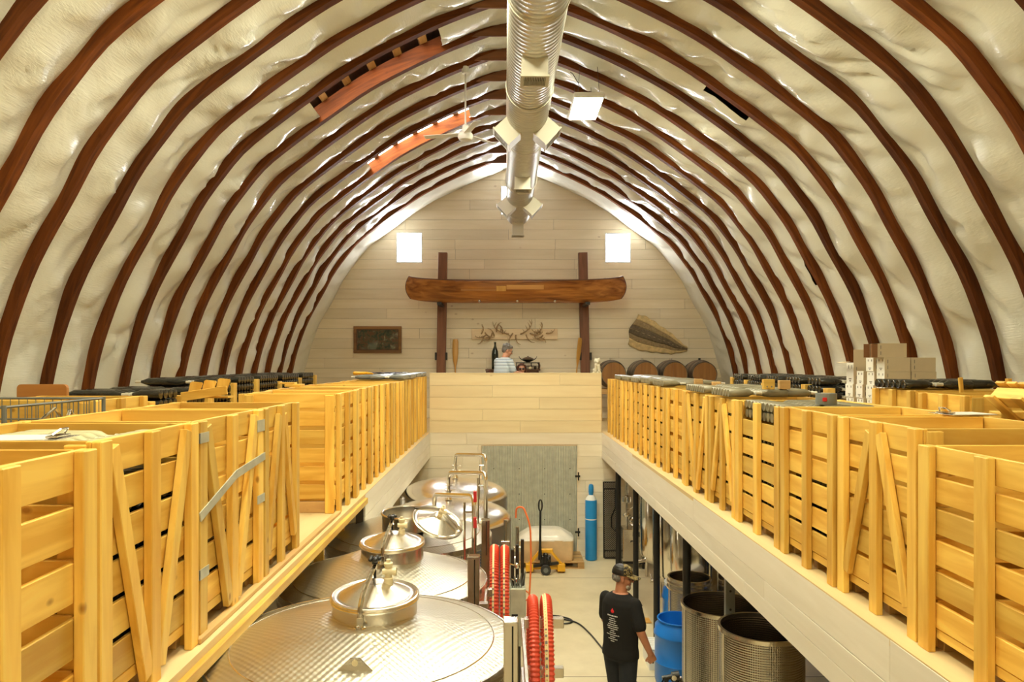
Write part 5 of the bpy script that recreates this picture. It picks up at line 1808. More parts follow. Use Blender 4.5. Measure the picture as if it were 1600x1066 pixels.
# print on the back of the shirt: a red emblem and lines of small white words
def shirt_back(phi, z):
    rows = tors
    for i in range(len(rows) - 1):
        if rows[i][2] <= z <= rows[i + 1][2]:
            s = (z - rows[i][2]) / (rows[i + 1][2] - rows[i][2])
            rx = rows[i][3] + (rows[i + 1][3] - rows[i][3]) * s + 0.0275; ry = rows[i][4] + (rows[i + 1][4] - rows[i][4]) * s + 0.0235
            cy = rows[i][1] + (rows[i + 1][1] - rows[i][1]) * s
            break
    a = -pi / 2 + phi
    return V((rx * cos(a), cy + ry * sin(a), z)), V((-sin(a) * rx, cos(a) * ry, 0)).normalized()
mb = MB(); rr = random.Random(9)
z = 1.285
for ln, hw in enumerate((0.30, 0.16, 0.22, 0.18, 0.28, 0.34, 0.30, 0.12, 0.18, 0.40, 0.16, 0.28, 0.12)):
    a = -hw
    while a < hw:
        b = min(hw, a + rr.uniform(0.05, 0.12))
        p0, t0 = shirt_back(a, z); p1, t1 = shirt_back(b - 0.012, z)
        mb.bar(p0, p1, 0.003, 0.011 if ln == 0 else 0.0065, up=(0, 0, 1))
        a = b + 0.015
    z -= 0.021 if ln else 0.027
sp = stuff(mb.build('shirt_print', WHITE, man)); sp['label'] = 'small white lines of lettering on the shirt back'
mb = MB(); p, tg = shirt_back(0.0, 1.335)
mb.ell((p.x, p.y, 1.33), (0.02, 0.004, 0.018), 14, 8); mb.ell((p.x, p.y, 1.348), (0.008, 0.004, 0.012), 10, 6)
mb.build('shirt_emblem', plain('emblem_red', (0.7, 0.02, 0.03), 0.6), man, smooth=True)
def keyb(mb):
    c = V(ARM_R[2]) + V((-0.02, 0.05, -0.095))
    mb.cap(c, c + V((0, 0.03, -0.02)), 0.018, 0.014, 10)
keys = body('dark_tool', BLACKP, keyb, None, 0.006, 2, man.location, man.rotation_euler)
tag(keys, 'small dark object held in the hand of the man in the cap', 'tool')

# --- man in striped polo behind the parapet
m2 = thing('person', 'grey-haired man in striped pale blue polo standing behind the parapet', 'person', (-0.045, 14.98, LZ), R(-48))
t2 = [(0, 0, 0.86, 0.17, 0.13, 0), (0, 0, 1.0, 0.18, 0.14, 0), (0, 0.02, 1.12, 0.185, 0.145, 0), (0, 0.035, 1.25, 0.19, 0.135, 0), (0, 0.06, 1.37, 0.185, 0.115, 0), (0, 0.075, 1.43, 0.14, 0.09, 0), (0, 0.085, 1.47, 0.08, 0.07, 0)]
A2R = [(0.19, 0.06, 1.38), (0.27, 0.10, 1.17), (0.27, 0.34, 1.14)]
A2L = [(-0.19, 0.06, 1.39), (-0.24, 0.10, 1.13), (-0.13, 0.32, 1.12)]
def m2body(mb):
    rings_el(mb, t2)
    mb.cap((0, 0.07, 1.43), (0, 0.12, 1.55), 0.06, 0.057, 14)
    for L_ in (A2R, A2L): mb.chain(L_, [0.056, 0.045, 0.03], 12)
    for sx in (-1, 1):
        mb.chain([(sx * 0.09, 0, 0.90), (sx * 0.10, 0.02, 0.49), (sx * 0.10, -0.02, 0.09)], [0.09, 0.062, 0.045], 12)
        mb.cap((sx * 0.10, -0.02, 0.08), (sx * 0.11, 0.11, 0.045), 0.045, 0.035, 10)
    hand(mb, A2R[2], (-0.3, 0.9, 0.0), (-0.2, 0.0, -1), -1, 0.5)
    hand(mb, A2L[2], (0.3, 0.9, 0.0), (0.2, 0.0, -1), 1, 0.5)
    store['M2'] = head_shapes(mb, (0.02, 0.15, 1.615), R(-36), R(-22))[0]
body('body', SKIN2, m2body, m2, 0.009, 5)
face_bits(m2, store['M2'], glasses=True)
def m2shirt(mb):
    rings_el(mb, [(0, 0, 0.84, 0.20, 0.16, 0)] + [(a, b, z, rx + 0.022, ry + 0.02, w_) for (a, b, z, rx, ry, w_) in t2[:-1]] + [(0, 0.082, 1.475, 0.088, 0.08, 0)])
    for L_ in (A2R, A2L):
        a, b = V(L_[0]), V(L_[1]); mb.cap(a, a + (b - a) * 0.8, 0.078, 0.07, 14)
body('polo_shirt', POLO, m2shirt, m2, 0.010, 4)
def m2tr(mb):
    rings_el(mb, [(0, 0, 0.82, 0.18, 0.14, 0), (0, 0, 0.95, 0.182, 0.142, 0)])
    for sx in (-1, 1): mb.chain([(sx * 0.09, 0, 0.84), (sx * 0.10, 0.02, 0.49), (sx * 0.10, -0.02, 0.11)], [0.10, 0.078, 0.068], 12)
body('trousers', JEANS, m2tr, m2, 0.012, 3)
def m2hair(mb):
    Q = store['M2']; r2 = random.Random(4)
    def el(p, r_):
        mb.lathe([(max(0.02, sin(pi * i / 8)), -cos(pi * i / 8)) for i in range(9)], 14, Q @ M4.Translation(V(p)) @ M4.Diagonal((*r_, 1)))
    el((0, -0.03, 0.055), (0.089, 0.105, 0.09)); el((0, 0.035, 0.095), (0.066, 0.05, 0.04)); el((0, -0.065, -0.005), (0.08, 0.06, 0.07))
    for k in range(34):
        a = r2.uniform(0, 2 * pi); e = r2.uniform(0.1, 1.4)
        el((0.08 * cos(a) * cos(e), -0.032 + 0.095 * sin(a) * cos(e) * (1 if sin(a) < 0 else 0.5), 0.06 + 0.08 * sin(e)), (0.024, 0.024, 0.02))
body('hair', GREYHAIR, m2hair, m2, 0.008, 1)

# --- seated woman with sunglasses (only her head shows over the parapet) and chairs
w3 = thing('person', 'auburn-haired woman in sunglasses seated behind the parapet', 'person', (0.394, 15.9, LZ + 0.0), R(180))
def w3body(mb):
    rings_el(mb, [(0, 0, 0.56, 0.17, 0.14, 0), (0, 0, 0.71, 0.15, 0.11, 0), (0, 0, 0.86, 0.155, 0.105, 0), (0, 0, 0.99, 0.165, 0.095, 0), (0, 0, 1.055, 0.12, 0.075, 0), (0, 0, 1.085, 0.06, 0.055, 0)])
    mb.cap((0, 0, 1.05), (0, 0.01, 1.15), 0.05, 0.048, 12)
    for sx in (-1, 1):
        mb.chain([(sx * 0.155, 0, 1.01), (sx * 0.19, 0.04, 0.77), (sx * 0.12, 0.24, 0.73)], [0.045, 0.036, 0.025], 10)
        mb.chain([(sx * 0.09, 0.02, 0.64), (sx * 0.10, 0.40, 0.62), (sx * 0.10, 0.42, 0.08)], [0.08, 0.058, 0.04], 10)
        mb.cap((sx * 0.10, 0.42, 0.06), (sx * 0.10, 0.55, 0.04), 0.04, 0.03, 8)
        hand(mb, (sx * 0.12, 0.24, 0.73), (-sx * 0.2, 0.95, -0.05), (0, 0, -1), -sx, 0.4, 0.9)
    store['M3'] = head_shapes(mb, (0, 0.02, 1.225), 0, 0, 1.0)[0]
body('body', SKIN2, w3body, w3, 0.009, 5)
face_bits(w3, store['M3'], 1.0, shades=True)
def w3hair(mb):
    Q = store['M3']
    def el(p, r_):
        mb.lathe([(max(0.02, sin(pi * i / 8)), -cos(pi * i / 8)) for i in range(9)], 16, Q @ M4.Translation(V(p)) @ M4.Diagonal((*r_, 1)))
    el((0, -0.035, 0.045), (0.09, 0.098, 0.085)); el((0, 0.045, 0.09), (0.06, 0.035, 0.028))
    for sx in (-1, 1): el((sx * 0.088, -0.015, -0.05), (0.024, 0.05, 0.12)); el((sx * 0.074, 0.035, 0.06), (0.018, 0.024, 0.045))
    el((0, -0.085, -0.06), (0.085, 0.04, 0.12))
body('hair', AUBURN, w3hair, w3, 0.009, 2)
def w3dress(mb):
    rings_el(mb, [(0, 0, 0.555, 0.18, 0.15, 0), (0, 0, 0.71, 0.165, 0.125, 0), (0, 0, 0.86, 0.17, 0.12, 0), (0, 0, 0.99, 0.178, 0.108, 0), (0, 0, 1.04, 0.14, 0.09, 0)])
    for sx in (-1, 1): mb.chain([(sx * 0.09, 0.02, 0.64), (sx * 0.10, 0.40, 0.62), (sx * 0.10, 0.42, 0.14)], [0.09, 0.07, 0.06], 10)
body('dress', plain('dark_green_cloth', (0.03, 0.05, 0.04), 0.85), w3dress, w3, 0.012, 3)


def chair(label, x, y, rz, sz=1.0, top=1.10):
    t_ = thing('dining_chair', label, 'chair', (x, y, LZ), rz); t_.scale = (1, 1, sz)
    mb = MB(); mb.box(-0.22, 0.22, -0.21, 0.21, 0.40, 0.445, ch=0.012); mb.build('seat', CHAIRR, t_)
    mb = MB(); mb.box(-0.22, 0.22, -0.25, -0.215, 0.50, top, ch=0.012); mb.build('backrest', CHAIRR, t_)
    for sx in (-1, 1):
        for (y_, h_) in ((-0.23, 0.52), (0.19, 0.40)):
            mb = MB(); mb.box(sx * 0.20 - 0.018, sx * 0.20 + 0.018, y_ - 0.018, y_ + 0.018, 0, h_, ch=0.003); mb.build('leg', W['brown'], t_)
chair('dark red leather chair behind the man in the striped polo', -0.105, 15.52, R(-80), 1.10)
chair('dark red chair the woman in sunglasses sits on', 0.394, 15.93, R(180), 1.21, 0.90)

# ------------------------------------------------------------------ on and at the gable wall
def gxy(px, d): return (px - 787) * d / 1130.0
def gzz(py, d): return CZ - (py - 565) * d / 1130.0
# two leaning brown posts carrying the canoe
for (xt, xb, w_) in ((gxy(692, 17.72), gxy(689.5, 17.72), 'beside the framed painting'), (gxy(910.5, 17.72), gxy(914.5, 17.72), 'beside the barrels')):
    mb = MB(); zt = gzz(395, 17.72)
    c0, c1 = V((xb - 0.02 * (1 if xb < 0 else -1), 17.72, LZ)), V((xt, 17.72, zt))
    xm = (xt + xb) / 2
    t_ = thing('timber_post', 'tall dark brown timber post holding the canoe, ' + w_, 'post', (xm, 17.72, LZ), 0, 'timber posts holding the canoe')
    o = V((xm, 17.72, LZ))
    mb.bar(c0 - o, c1 - o, 0.22, 0.14, up=(0, 1, 0), ch=0.006); mb.build('timber', W['post'], t_)
    mb = MB()
    for sx in (-1, 1): mb.box((xb - xm) + sx * 0.125 - 0.025, (xb - xm) + sx * 0.125 + 0.025, -0.085, 0.03, gzz(563, 17.72) - LZ, gzz(551, 17.72) - LZ, ch=0.004)
    mb.build('iron_bracket', BLACK, t_)
    mb = MB(); mb.box(-0.05, 0.05, -0.82, -0.07, 2.72, 2.78); mb.build('canoe_bracket', BLACK, t_)

# canoe hung broadside on the posts
CD = 17.22
ccx = gxy(806, CD)
t_ = thing('canoe', 'long varnished cedar canoe mounted across two timber posts', 'canoe', (ccx, CD, 0))
zk = gzz(473.5, CD)
NS, NV = 48, 14
HL = 2.63
def hull_pt(sx, v, sd):
    """station -1..1, v 0 keel .. 1 gunwale"""
    a = abs(sx)
    zg = gzz(441, CD) + 0.105 * a ** 3.2 + (0.03 * a ** 12)
    zb = zk + 0.10 * a ** 5
    z = zb + (zg - zb) * v
    L = HL * (1 - 0.030 * (2 * v - 0.95) ** 2 * a ** 8 - 0.02 * (1 - v) ** 3 * a ** 4)
    b = 0.42 * (1 - a ** 2.6) ** 0.85 * (min(1, v * 1.02) ** 0.42) * (1.0 - 0.06 * v ** 4)
    return (sx * L, sd * b, z)
mb = MB(); vs = []; fs = []
path = [(1, v / NV) for v in range(NV, -1, -1)] + [(-1, v / NV) for v in range(1, NV + 1)]
for i in range(NS + 1):
    sx = -1 + 2 * i / NS
    sx = sin(sx * pi / 2) ** 1 if abs(sx) < 1 else sx
    for (sd, v) in path: vs.append(hull_pt(sx, v, -sd))
m_ = len(path)
for i in range(NS):
    for k in range(m_ - 1):
        fs.append((i * m_ + k, (i + 1) * m_ + k, (i + 1) * m_ + k + 1, i * m_ + k + 1))
mb.add(vs, fs)
hull = mb.build('hull', W['canoe'], t_, smooth=True, ang=70)
so = hull.modifiers.new('thick', 'SOLIDIFY'); so.thickness = 0.012; so.offset = 0
for sd in (-1, 1):
    mb = MB(); mb.tube([hull_pt(sin((-1 + 2 * i / 40) * pi / 2), 1.0, sd) for i in range(41)], 0.016, 6)
    mb.build('gunwale', W['brown'], t_, smooth=True)
mb = MB(); mb.tube([hull_pt(s, v / 10, 1) for s in (1,) for v in range(11)], 0.014, 6); mb.tube([hull_pt(-1, v / 10, 1) for v in range(11)], 0.014, 6); mb.build('stem_band', W['brown'], t_, smooth=True)
for s in (-0.42, 0.0, 0.42):
    p = hull_pt(s, 0.98, 1)
    mb = MB(); mb.box(p[0] - 0.03, p[0] + 0.03, -abs(p[1]) + 0.01, abs(p[1]) - 0.01, p[2] - 0.03, p[2] - 0.012); mb.build('thwart', W['brown'], t_)
for px in (749.5, 808, 866):
    mb = MB(); mb.ell((gxy(px, CD) - ccx, -0.20, gzz(471.5, CD)), (0.032, 0.03, 0.032), 12, 8); mb.build('hull_knob', STEEL, t_, smooth=True)
mb = MB()
def patch(x0, x1, v0, v1):
    pts = []
    for i in range(9):
        s = (x0 + (x1 - x0) * i / 8)
        for v in (v0, v1):
            q = V(hull_pt(s, v, -1)); pts.append((q.x, q.y - 0.012, q.z))
    mb.add(pts, [(2 * i, 2 * i + 2, 2 * i + 3, 2 * i + 1) for i in range(8)])
patch(-0.175, -0.09, 0.50, 0.74); pa = mb.build('light_plank', W['paddle'], t_)
mb = MB(); patch(-0.085, 0.245, 0.58, 0.78); mb.build('light_plank', wood('new_cedar', (0.62, 0.33, 0.10), (0.48, 0.22, 0.055), 0, 0.3), t_)
mb = MB(); patch(-0.49, -0.18, 0.50, 0.60); mb.build('light_plank', wood('new_cedar_dark', (0.52, 0.24, 0.06), (0.4, 0.16, 0.035), 0, 0.3), t_)

# framed painting
pd = YG - 0.03
x0, x1, z0, z1 = gxy(552.5, pd), gxy(627.5, pd), gzz(552, pd), gzz(510, pd)
t_ = thing('framed_painting', 'dark landscape painting in a brown wooden frame on the gable wall', 'painting', ((x0 + x1) / 2, pd, (z0 + z1) / 2))
a, b = (x1 - x0) / 2, (z1 - z0) / 2
f = 0.072
for (p, q, r_, s_) in ((-a, a, b - f, b), (-a, a, -b, -b + f), (-a, -a + f, -b + f, b - f), (a - f, a, -b + f, b - f)):
    mb = MB(); mb.box(p, q, -0.03, 0.02, r_, s_, ch=0.008); mb.build('frame_rail', W['frame'], t_)
mb = MB()
for (p, q, r_, s_) in ((-a + f, a - f, b - f - 0.018, b - f), (-a + f, a - f, -b + f, -b + f + 0.018), (-a + f, -a + f + 0.018, -b + f + 0.018, b - f - 0.018), (a - f - 0.018, a - f, -b + f + 0.018, b - f - 0.018)): mb.box(p, q, -0.018, 0.01, r_, s_)
mb.build('inner_frame', CREAM if False else W['brown'], t_)
mb = MB(); mb.box(-a + f + 0.018, a - f - 0.018, -0.004, 0.012, -b + f + 0.018, b - f - 0.018); mb.build('canvas', PAINTING, t_)

# antlers on their board
pd = YG - 0.03
x0, x1, z0, z1 = gxy(737, pd), gxy(871, pd), gzz(530.5, pd), gzz(514, pd)
cx_, cz_ = (x0 + x1) / 2, (z0 + z1) / 2
t_ = thing('antler_board', 'pale board hung with many deer antlers on the gable wall', 'antlers', (cx_, pd, cz_))
mb = MB(); mb.box(x0 - cx_, x1 - cx_, -0.03, 0.022, z0 - cz_, z1 - cz_, ch=0.004); mb.build('board', wood('antler_board_wood', (0.88, 0.72, 0.48), (0.78, 0.60, 0.38), 0, knots=0.2), t_)
rr = random.Random(21)
def antler(px, py, sx, sz, ang, n_t=4, r0=0.017):
    """main beam curving up with tines; sx mirrors, sz scales"""
    mb = MB(); o = V((gxy(px, pd) - cx_, -0.045, gzz(py, pd) - cz_))
    main = []
    for i in range(12):
        s = i / 11
        x = sx * (0.30 * sin(s * 1.9)); z = 0.44 * s ** 1.25
        c, q = cos(ang), sin(ang)
        main.append(o + V(((x * c - z * q) * sz, -0.10 * sin(s * 2.4) * sz, (x * q + z * c) * sz)))
    mb.tube(main, r0, 7, radii=[r0 * (1.1 - 0.75 * i / 11) for i in range(12)])
    for k in range(n_t):
        b_ = main[2 + 2 * k]; tdir = (main[3 + 2 * k] - main[2 + 2 * k]).normalized()
        sd = V((-sx * 0.75, -0.45, 0.75)).normalized() if ang < 2 else V((sx * 0.6, -0.4, -0.8)).normalized()
        l = rr.uniform(0.12, 0.2) * sz
        mid = b_ + (tdir * 0.35 + sd * 0.65) * l * 0.55
        mb.tube([b_, mid, mid + (sd * 0.85 + V((0, 0, 0.25)) * sz) * l * 0.5], r0 * 0.6, 6, radii=[r0 * 0.7, r0 * 0.5, r0 * 0.15])
    mb.build('antler', ANTLER, t_, smooth=True)
for a_ in ((795, 522, -1, 0.95, R(20), 4), (813, 522, 1, 0.85, R(-5), 4), (801, 521, 1, 0.75, R(-150), 2), (769, 521, -1, 0.55, R(100), 3), (759, 524, -1, 0.5, R(60), 3), (752, 522, 1, 0.45, R(30), 3),
           (785, 522, 1, 0.5, R(60), 3), (776, 519, -1, 0.5, R(-60), 3), (828, 521, 1, 0.6, R(-50), 4), (838, 522, 1, 0.6, R(10), 4), (848, 524, -1, 0.5, R(70), 3), (853, 521, 1, 0.45, R(-30), 3), (765, 528, 1, 0.4, R(150), 2), (842, 528, -1, 0.4, R(-160), 2), (755, 526, -1, 0.45, R(110), 3), (758, 520, 1, 0.5, R(-80), 3), (772, 525, 1, 0.45, R(75), 2), (822, 523, 1, 0.55, R(-100), 3), (835, 526, 1, 0.5, R(-75), 3), (845, 519, -1, 0.45, R(40), 3), (806, 524, 1, 0.5, R(-120), 2)):
    antler(*a_)

# paddles leaning on the gable wall
def paddle(label, p_top, p_bot, blade_l, wd, yaw=0.0):
    p0, p1 = V(p_top), V(p_bot)
    t_ = thing('canoe_paddle', label, 'paddle', p_bot)
    d = (p0 - p1); L = d.length; d.normalize()
    sx = V((cos(yaw), sin(yaw), 0)); sx = (sx - d * sx.dot(d)).normalized(); n_ = d.cross(sx)
    mb = MB(); rs = []
    for (s, w_) in ((0.0, 0.6), (0.02, 0.85), (0.10, 1.0), (0.5, 1.0), (0.75, 0.75), (0.92, 0.36), (1.0, 0.2)):
        c = d * (L - s * blade_l)
        rs.append([c + sx * (wd / 2 * w_ * cos(q)) + n_ * (0.009 * sin(q)) for q in [2 * pi * k / 12 for k in range(12)]])
    mb.loft(rs); mb.build('blade', W['paddle'], t_, smooth=True)
    mb = MB(); mb.tube([d * (L - blade_l * 0.93), d * 0.08, d * 0.0], 0.016, 8, radii=[0.016, 0.016, 0.03]); mb.build('shaft', W['paddle'], t_, smooth=True)
paddle('yellow wooden canoe paddle standing upright beside the painting-side post', (gxy(711.5, 17.84), 17.86, gzz(530, 17.84)), (gxy(710.3, 17.6), 17.72, LZ), 0.72, 0.14)
paddle('yellow wooden canoe paddle tilted against the barrel-side post', (gxy(906.5, 17.6), 17.58, gzz(528, 17.6)), (gxy(893, 17.4), 17.42, LZ), 0.72, 0.15, R(40))

# big bottle, sideboard, iron stand with small jars and lidded dish
sb = thing('sideboard', 'long dark brown wooden sideboard at the gable wall behind the people', 'sideboard', (0.18, 17.55, LZ))
zt = gzz(577, 17.5) - LZ
mb = MB(); mb.box(-0.62, 0.70, -0.22, 0.22, zt - 0.035, zt, ch=0.006); mb.build('top', W['brown'], sb)
mb = MB(); mb.box(-0.58, 0.66, -0.19, 0.21, zt - 0.40, zt - 0.036); mb.build('carcass', W['brown'], sb)
for k in range(3):
    mb = MB(); mb.box(-0.565 + 0.41 * k, -0.165 + 0.41 * k, -0.205, -0.191, zt - 0.38, zt - 0.06, ch=0.004); dr_ = mb.build('drawer', W['brown'], sb)
    mb = MB(); mb.ell((-0.365 + 0.41 * k, -0.215, zt - 0.22), (0.014, 0.012, 0.014), 8, 6); mb.build('knob', DARKM, dr_)
for sx in (-0.56, 0.64):
    for sy in (-0.17, 0.17):
        mb = MB(); mb.lathe([(0.022, 0), (0.03, 0.1), (0.02, 0.25), (0.03, zt - 0.40)], 10, M4.Translation((sx, sy, 0))); mb.build('leg', W['brown'], sb, smooth=True)
mb = MB(); mb.tube([(0.68, 0.18, zt), (0.70, 0.18, zt + 0.09), (0.67, 0.18, zt + 0.15)], 0.025, 8, radii=[0.028, 0.02, 0.03]); mb.build('finial', W['brown'], sb, smooth=True)
ZT = LZ + zt
t_ = thing('wine_bottle', 'giant black-green wine bottle standing behind the man in stripes', 'bottle', (gxy(773.5, 17.5), 17.5, ZT + 0.001))
mb = MB(); mb.lathe([(0.075, 0.0), (0.082, 0.01), (0.082, 0.36), (0.074, 0.43), (0.036, 0.53), (0.026, 0.57), (0.026, 0.63), (0.03, 0.635), (0.03, 0.65), (0.022, 0.655)], 24); mb.build('glass_body', GREENG, t_, smooth=True, ang=50)
st_ = thing('iron_stand', 'dark iron lattice stand on the sideboard behind the woman', 'stand', (gxy(825, 17.45), 17.5, ZT + 0.001))
mb = MB()
for x_ in (-0.28, -0.1, 0.08, 0.26):
    for y_ in (-0.10, 0.10): mb.tube([(x_, y_, 0), (x_, y_, 0.15)], 0.008, 6)
for z_ in (0.075, 0.15):
    for y_ in (-0.10, 0.10): mb.tube([(-0.28, y_, z_), (0.26, y_, z_)], 0.008, 6)
    for x_ in (-0.28, 0.26): mb.tube([(x_, -0.1, z_), (x_, 0.1, z_)], 0.008, 6)
mb.build('lattice', DARKM, st_)
mb = MB(); mb.box(-0.30, 0.28, -0.11, 0.11, 0.152, 0.165, ch=0.003); mb.build('upper_shelf', DARKM, st_)
for k in range(7):
    x_ = gxy(825, 17.45) - 0.55 + 0.12 * k
    mb = MB(); mb.lathe([(0.022, 0), (0.034, 0.015), (0.036, 0.04), (0.026, 0.055), (0.03, 0.062), (0.006, 0.068)], 12)
    tag(mb.build('small_jar', CREAM if k % 2 else DARKM, None, (x_, 17.34, ZT + 0.001), smooth=True), '%s little lidded jar on the sideboard, %s from the man' % ('cream' if k % 2 else 'dark', ORD[k]), 'jar', 'little jars on the sideboard')
t_ = thing('lidded_dish', 'dark curved lidded dish with upturned corners on the iron stand', 'dish', (gxy(825, 17.45) + 0.0, 17.5, ZT + 0.167))
mb = MB(); mb.lathe([(0.05, 0), (0.06, 0.01), (0.15, 0.05), (0.16, 0.065), (0.15, 0.068)], 20); mb.build('bowl', DARKM, t_, smooth=True)
mb = MB(); mb.lathe([(0.15, 0.069), (0.12, 0.10), (0.06, 0.125), (0.02, 0.13), (0.02, 0.145), (0.004, 0.15)], 20); mb.build('lid', plain('old_pewter', (0.25, 0.2, 0.17), 0.3, 0.8), t_, smooth=True)
mb = MB()
for sx in (-1, 1): mb.tube([(sx * 0.14, 0, 0.06), (sx * 0.19, 0, 0.09), (sx * 0.22, 0, 0.15)], 0.010, 6, radii=[0.012, 0.01, 0.004])
mb.build('handles', DARKM, t_, smooth=True)

# lion statuette on the parapet
ls = gxy(933.5, YW); 
def lion(mb):
    mb.box(-0.075, 0.075, -0.055, 0.055, 0.0, 0.02)
    mb.ell((0, 0.015, 0.10), (0.055, 0.05, 0.09)); mb.ell((0, -0.01, 0.16), (0.05, 0.045, 0.06))
    mb.ell((0, -0.015, 0.235), (0.062, 0.05, 0.055)); mb.ell((0, -0.055, 0.225), (0.035, 0.03, 0.035)); mb.ell((0, -0.08, 0.212), (0.02, 0.015, 0.016))
    for sx in (-1, 1):
        mb.ell((sx * 0.042, -0.02, 0.285), (0.016, 0.012, 0.018)); mb.cap((sx * 0.034, -0.045, 0.15), (sx * 0.036, -0.05, 0.03), 0.02, 0.018); mb.ell((sx * 0.036, -0.058, 0.028), (0.022, 0.022, 0.012))
        mb.ell((sx * 0.055, 0.01, 0.055), (0.03, 0.045, 0.04))
    mb.cap((0.03, 0.055, 0.03), (0.062, 0.05, 0.12), 0.012, 0.016)
o = body('lion_statuette', STONE, lion, None, 0.005, 2, (ls, YW + 0.062, PZ + 0.012))
tag(o, 'cream stone lion statuette sitting on the end of the parapet', 'statuette')

# barrels on a rack
rk = thing('barrel_rack', 'timber rack under the four oak barrels at the gable wall', 'rack', (3.6, 17.2, LZ))
zb = gzz(585, 16.75) - LZ
for y_ in (-0.28, 0.28):
    mb = MB(); mb.box(-1.45, 1.42, y_ - 0.05, y_ + 0.05, zb - 0.47, zb - 0.35, ch=0.006); mb.build('bearer', W['oldx'], rk)
    for x_ in (-1.35, 0, 1.3):
        mb = MB(); mb.box(x_ - 0.05, x_ + 0.05, y_ - 0.05, y_ + 0.05, 0, zb - 0.471, ch=0.005); mb.build('leg', W['oldz'], rk)
for k, px in enumerate((959, 1009, 1055, 1101)):
    bx = gxy(px, 16.75)
    t_ = thing('oak_barrel', 'oak wine barrel lying on the rack, ' + ('beside the lion statuette', 'second from the lion statuette', 'third from the lion statuette', 'closest to the arch wall')[k], 'barrel', (bx, 17.2, LZ + zb), 0, 'oak barrels at the gable wall')
    Mx = M4.Rotation(R(-90), 4, 'X')
    mb = MB(); mb.lathe([(0.272, -0.45), (0.285, -0.46), (0.285, -0.45), (0.32, -0.2), (0.336, 0.0), (0.32, 0.2), (0.285, 0.45), (0.272, 0.45)], 40, Mx); mb.build('staves', W['stave'], t_, smooth=True, ang=30)
    mb = MB()
    for i in range(7):
        x0_ = -0.268 + i * 0.0766; x1_ = x0_ + 0.0766
        xs = [x0_ + 0.001, (x0_ + x1_) / 2, x1_ - 0.001]
        h_ = [sqrt(max(0.0, 0.269 ** 2 - q * q)) for q in xs]
        pb = MB(); pb.plate([(q, -h) for q, h in zip(xs, h_)] + [(q, h) for q, h in list(zip(xs, h_))[::-1]], 0.012)
        pb.build('head_plank', W['barrel'], t_, (0, -0.447 - 0.001 * (i % 2), 0))
    for (y_, r_) in ((-0.445, 0.287), (-0.36, 0.301), (-0.18, 0.325), (0.18, 0.325), (0.36, 0.301), (0.445, 0.287)):
        mb = MB(); mb.lathe([(r_ - 0.002, y_ - 0.018), (r_ + 0.003, y_ - 0.018), (r_ + 0.003, y_ + 0.018), (r_ - 0.002, y_ + 0.018)], 40, Mx, caps=False); mb.build('hoop', DARKM, t_, smooth=True)
    mb = MB(); mb.lathe([(0.03, 0.335), (0.028, 0.375), (0.01, 0.378)], 12); mb.build('bung', STEEL if k < 3 else BLACKP, t_, smooth=True)

# fish skin
fd = YG - 0.02
OL_T = [(997, 491), (1010, 495), (1022, 502), (1034, 511), (1045, 518), (1056, 527), (1066, 537), (1074, 543)]
OL_B = [(981, 538), (993, 546), (1008, 549.5), (1022, 551), (1036, 551.5), (1048, 553.5), (1060, 551.5), (1073, 549)]
LEFT = [(997, 491), (993, 503), (984.5, 515), (985, 527), (981, 538)]
t_ = thing('fish_skin', 'large flat fish skin with rows of bony plates on the gable wall', 'skin', (gxy(1025, fd), fd, gzz(522, fd)))
fc = V((gxy(1025, fd), fd, gzz(522, fd)))
def fp(u, v, y_=0.0):
    f = u * 7; i = min(6, int(f)); s = f - i
    tp = V((OL_T[i][0] + (OL_T[i + 1][0] - OL_T[i][0]) * s, OL_T[i][1] + (OL_T[i + 1][1] - OL_T[i][1]) * s, 0))
    bt = V((OL_B[i][0] + (OL_B[i + 1][0] - OL_B[i][0]) * s, OL_B[i][1] + (OL_B[i + 1][1] - OL_B[i][1]) * s, 0))
    q = tp + (bt - tp) * v
    lf = -9.0 * sin(pi * v) * (1 - u) ** 3 * 0.55 + 4 * (1 - u) ** 6 * sin(3 * pi * v) * 0.4
    wv = 0.9 * sin(u * 37) * (1 if v in (0, 1) else 0)
    return (gxy(q.x + lf, fd) - fc.x, y_ - 0.012 - 0.035 * sin(pi * v) * (1 - 0.5 * u) - 0.008 * sin(u * 15 + v * 5), gzz(q.y + wv, fd) - fc.z)
bands = [(0.0, 0.17, FISH_C), (0.17, 0.34, FISH_M), (0.34, 0.62, FISH_D), (0.62, 0.78, FISH_M), (0.78, 1.0, FISH_C)]
for (v0, v1, mt_) in bands:
    mb = MB(); vs = []; fs = []
    for i in range(37):
        for j in range(5): vs.append(fp(i / 36, v0 + (v1 - v0) * j / 4))
    for i in range(36):
        for j in range(4): fs.append((i * 5 + j, (i + 1) * 5 + j, (i + 1) * 5 + j + 1, i * 5 + j + 1))
    mb.add(vs, fs); o = mb.build('skin_band', mt_, t_, smooth=True)
    so = o.modifiers.new('thick', 'SOLIDIFY'); so.thickness = 0.006
for (v, n, sz, dk_) in ((0.31, 19, 0.030, 0), (0.47, 11, 0.045, 0), (0.66, 19, 0.030, 0)):
    for i in range(n):
        u = 0.03 + 0.92 * i / n
        c = V(fp(u, v)); e = V(fp(min(1, u + 0.02), v)); tg_ = (e - c).normalized()
        s = sz * (1.25 - 0.7 * u); nn = V((-tg_.z, 0, tg_.x))
        mb = MB(); mb.add([c - tg_ * s * 1.5, c + nn * s * 0.35, c + tg_ * s * 1.5, c - nn * s * 0.35, c + V((0, -s * 0.5, 0))], [(0, 1, 4), (1, 2, 4), (2, 3, 4), (3, 0, 4)])
        mb.build('scute', FISH_S, t_)

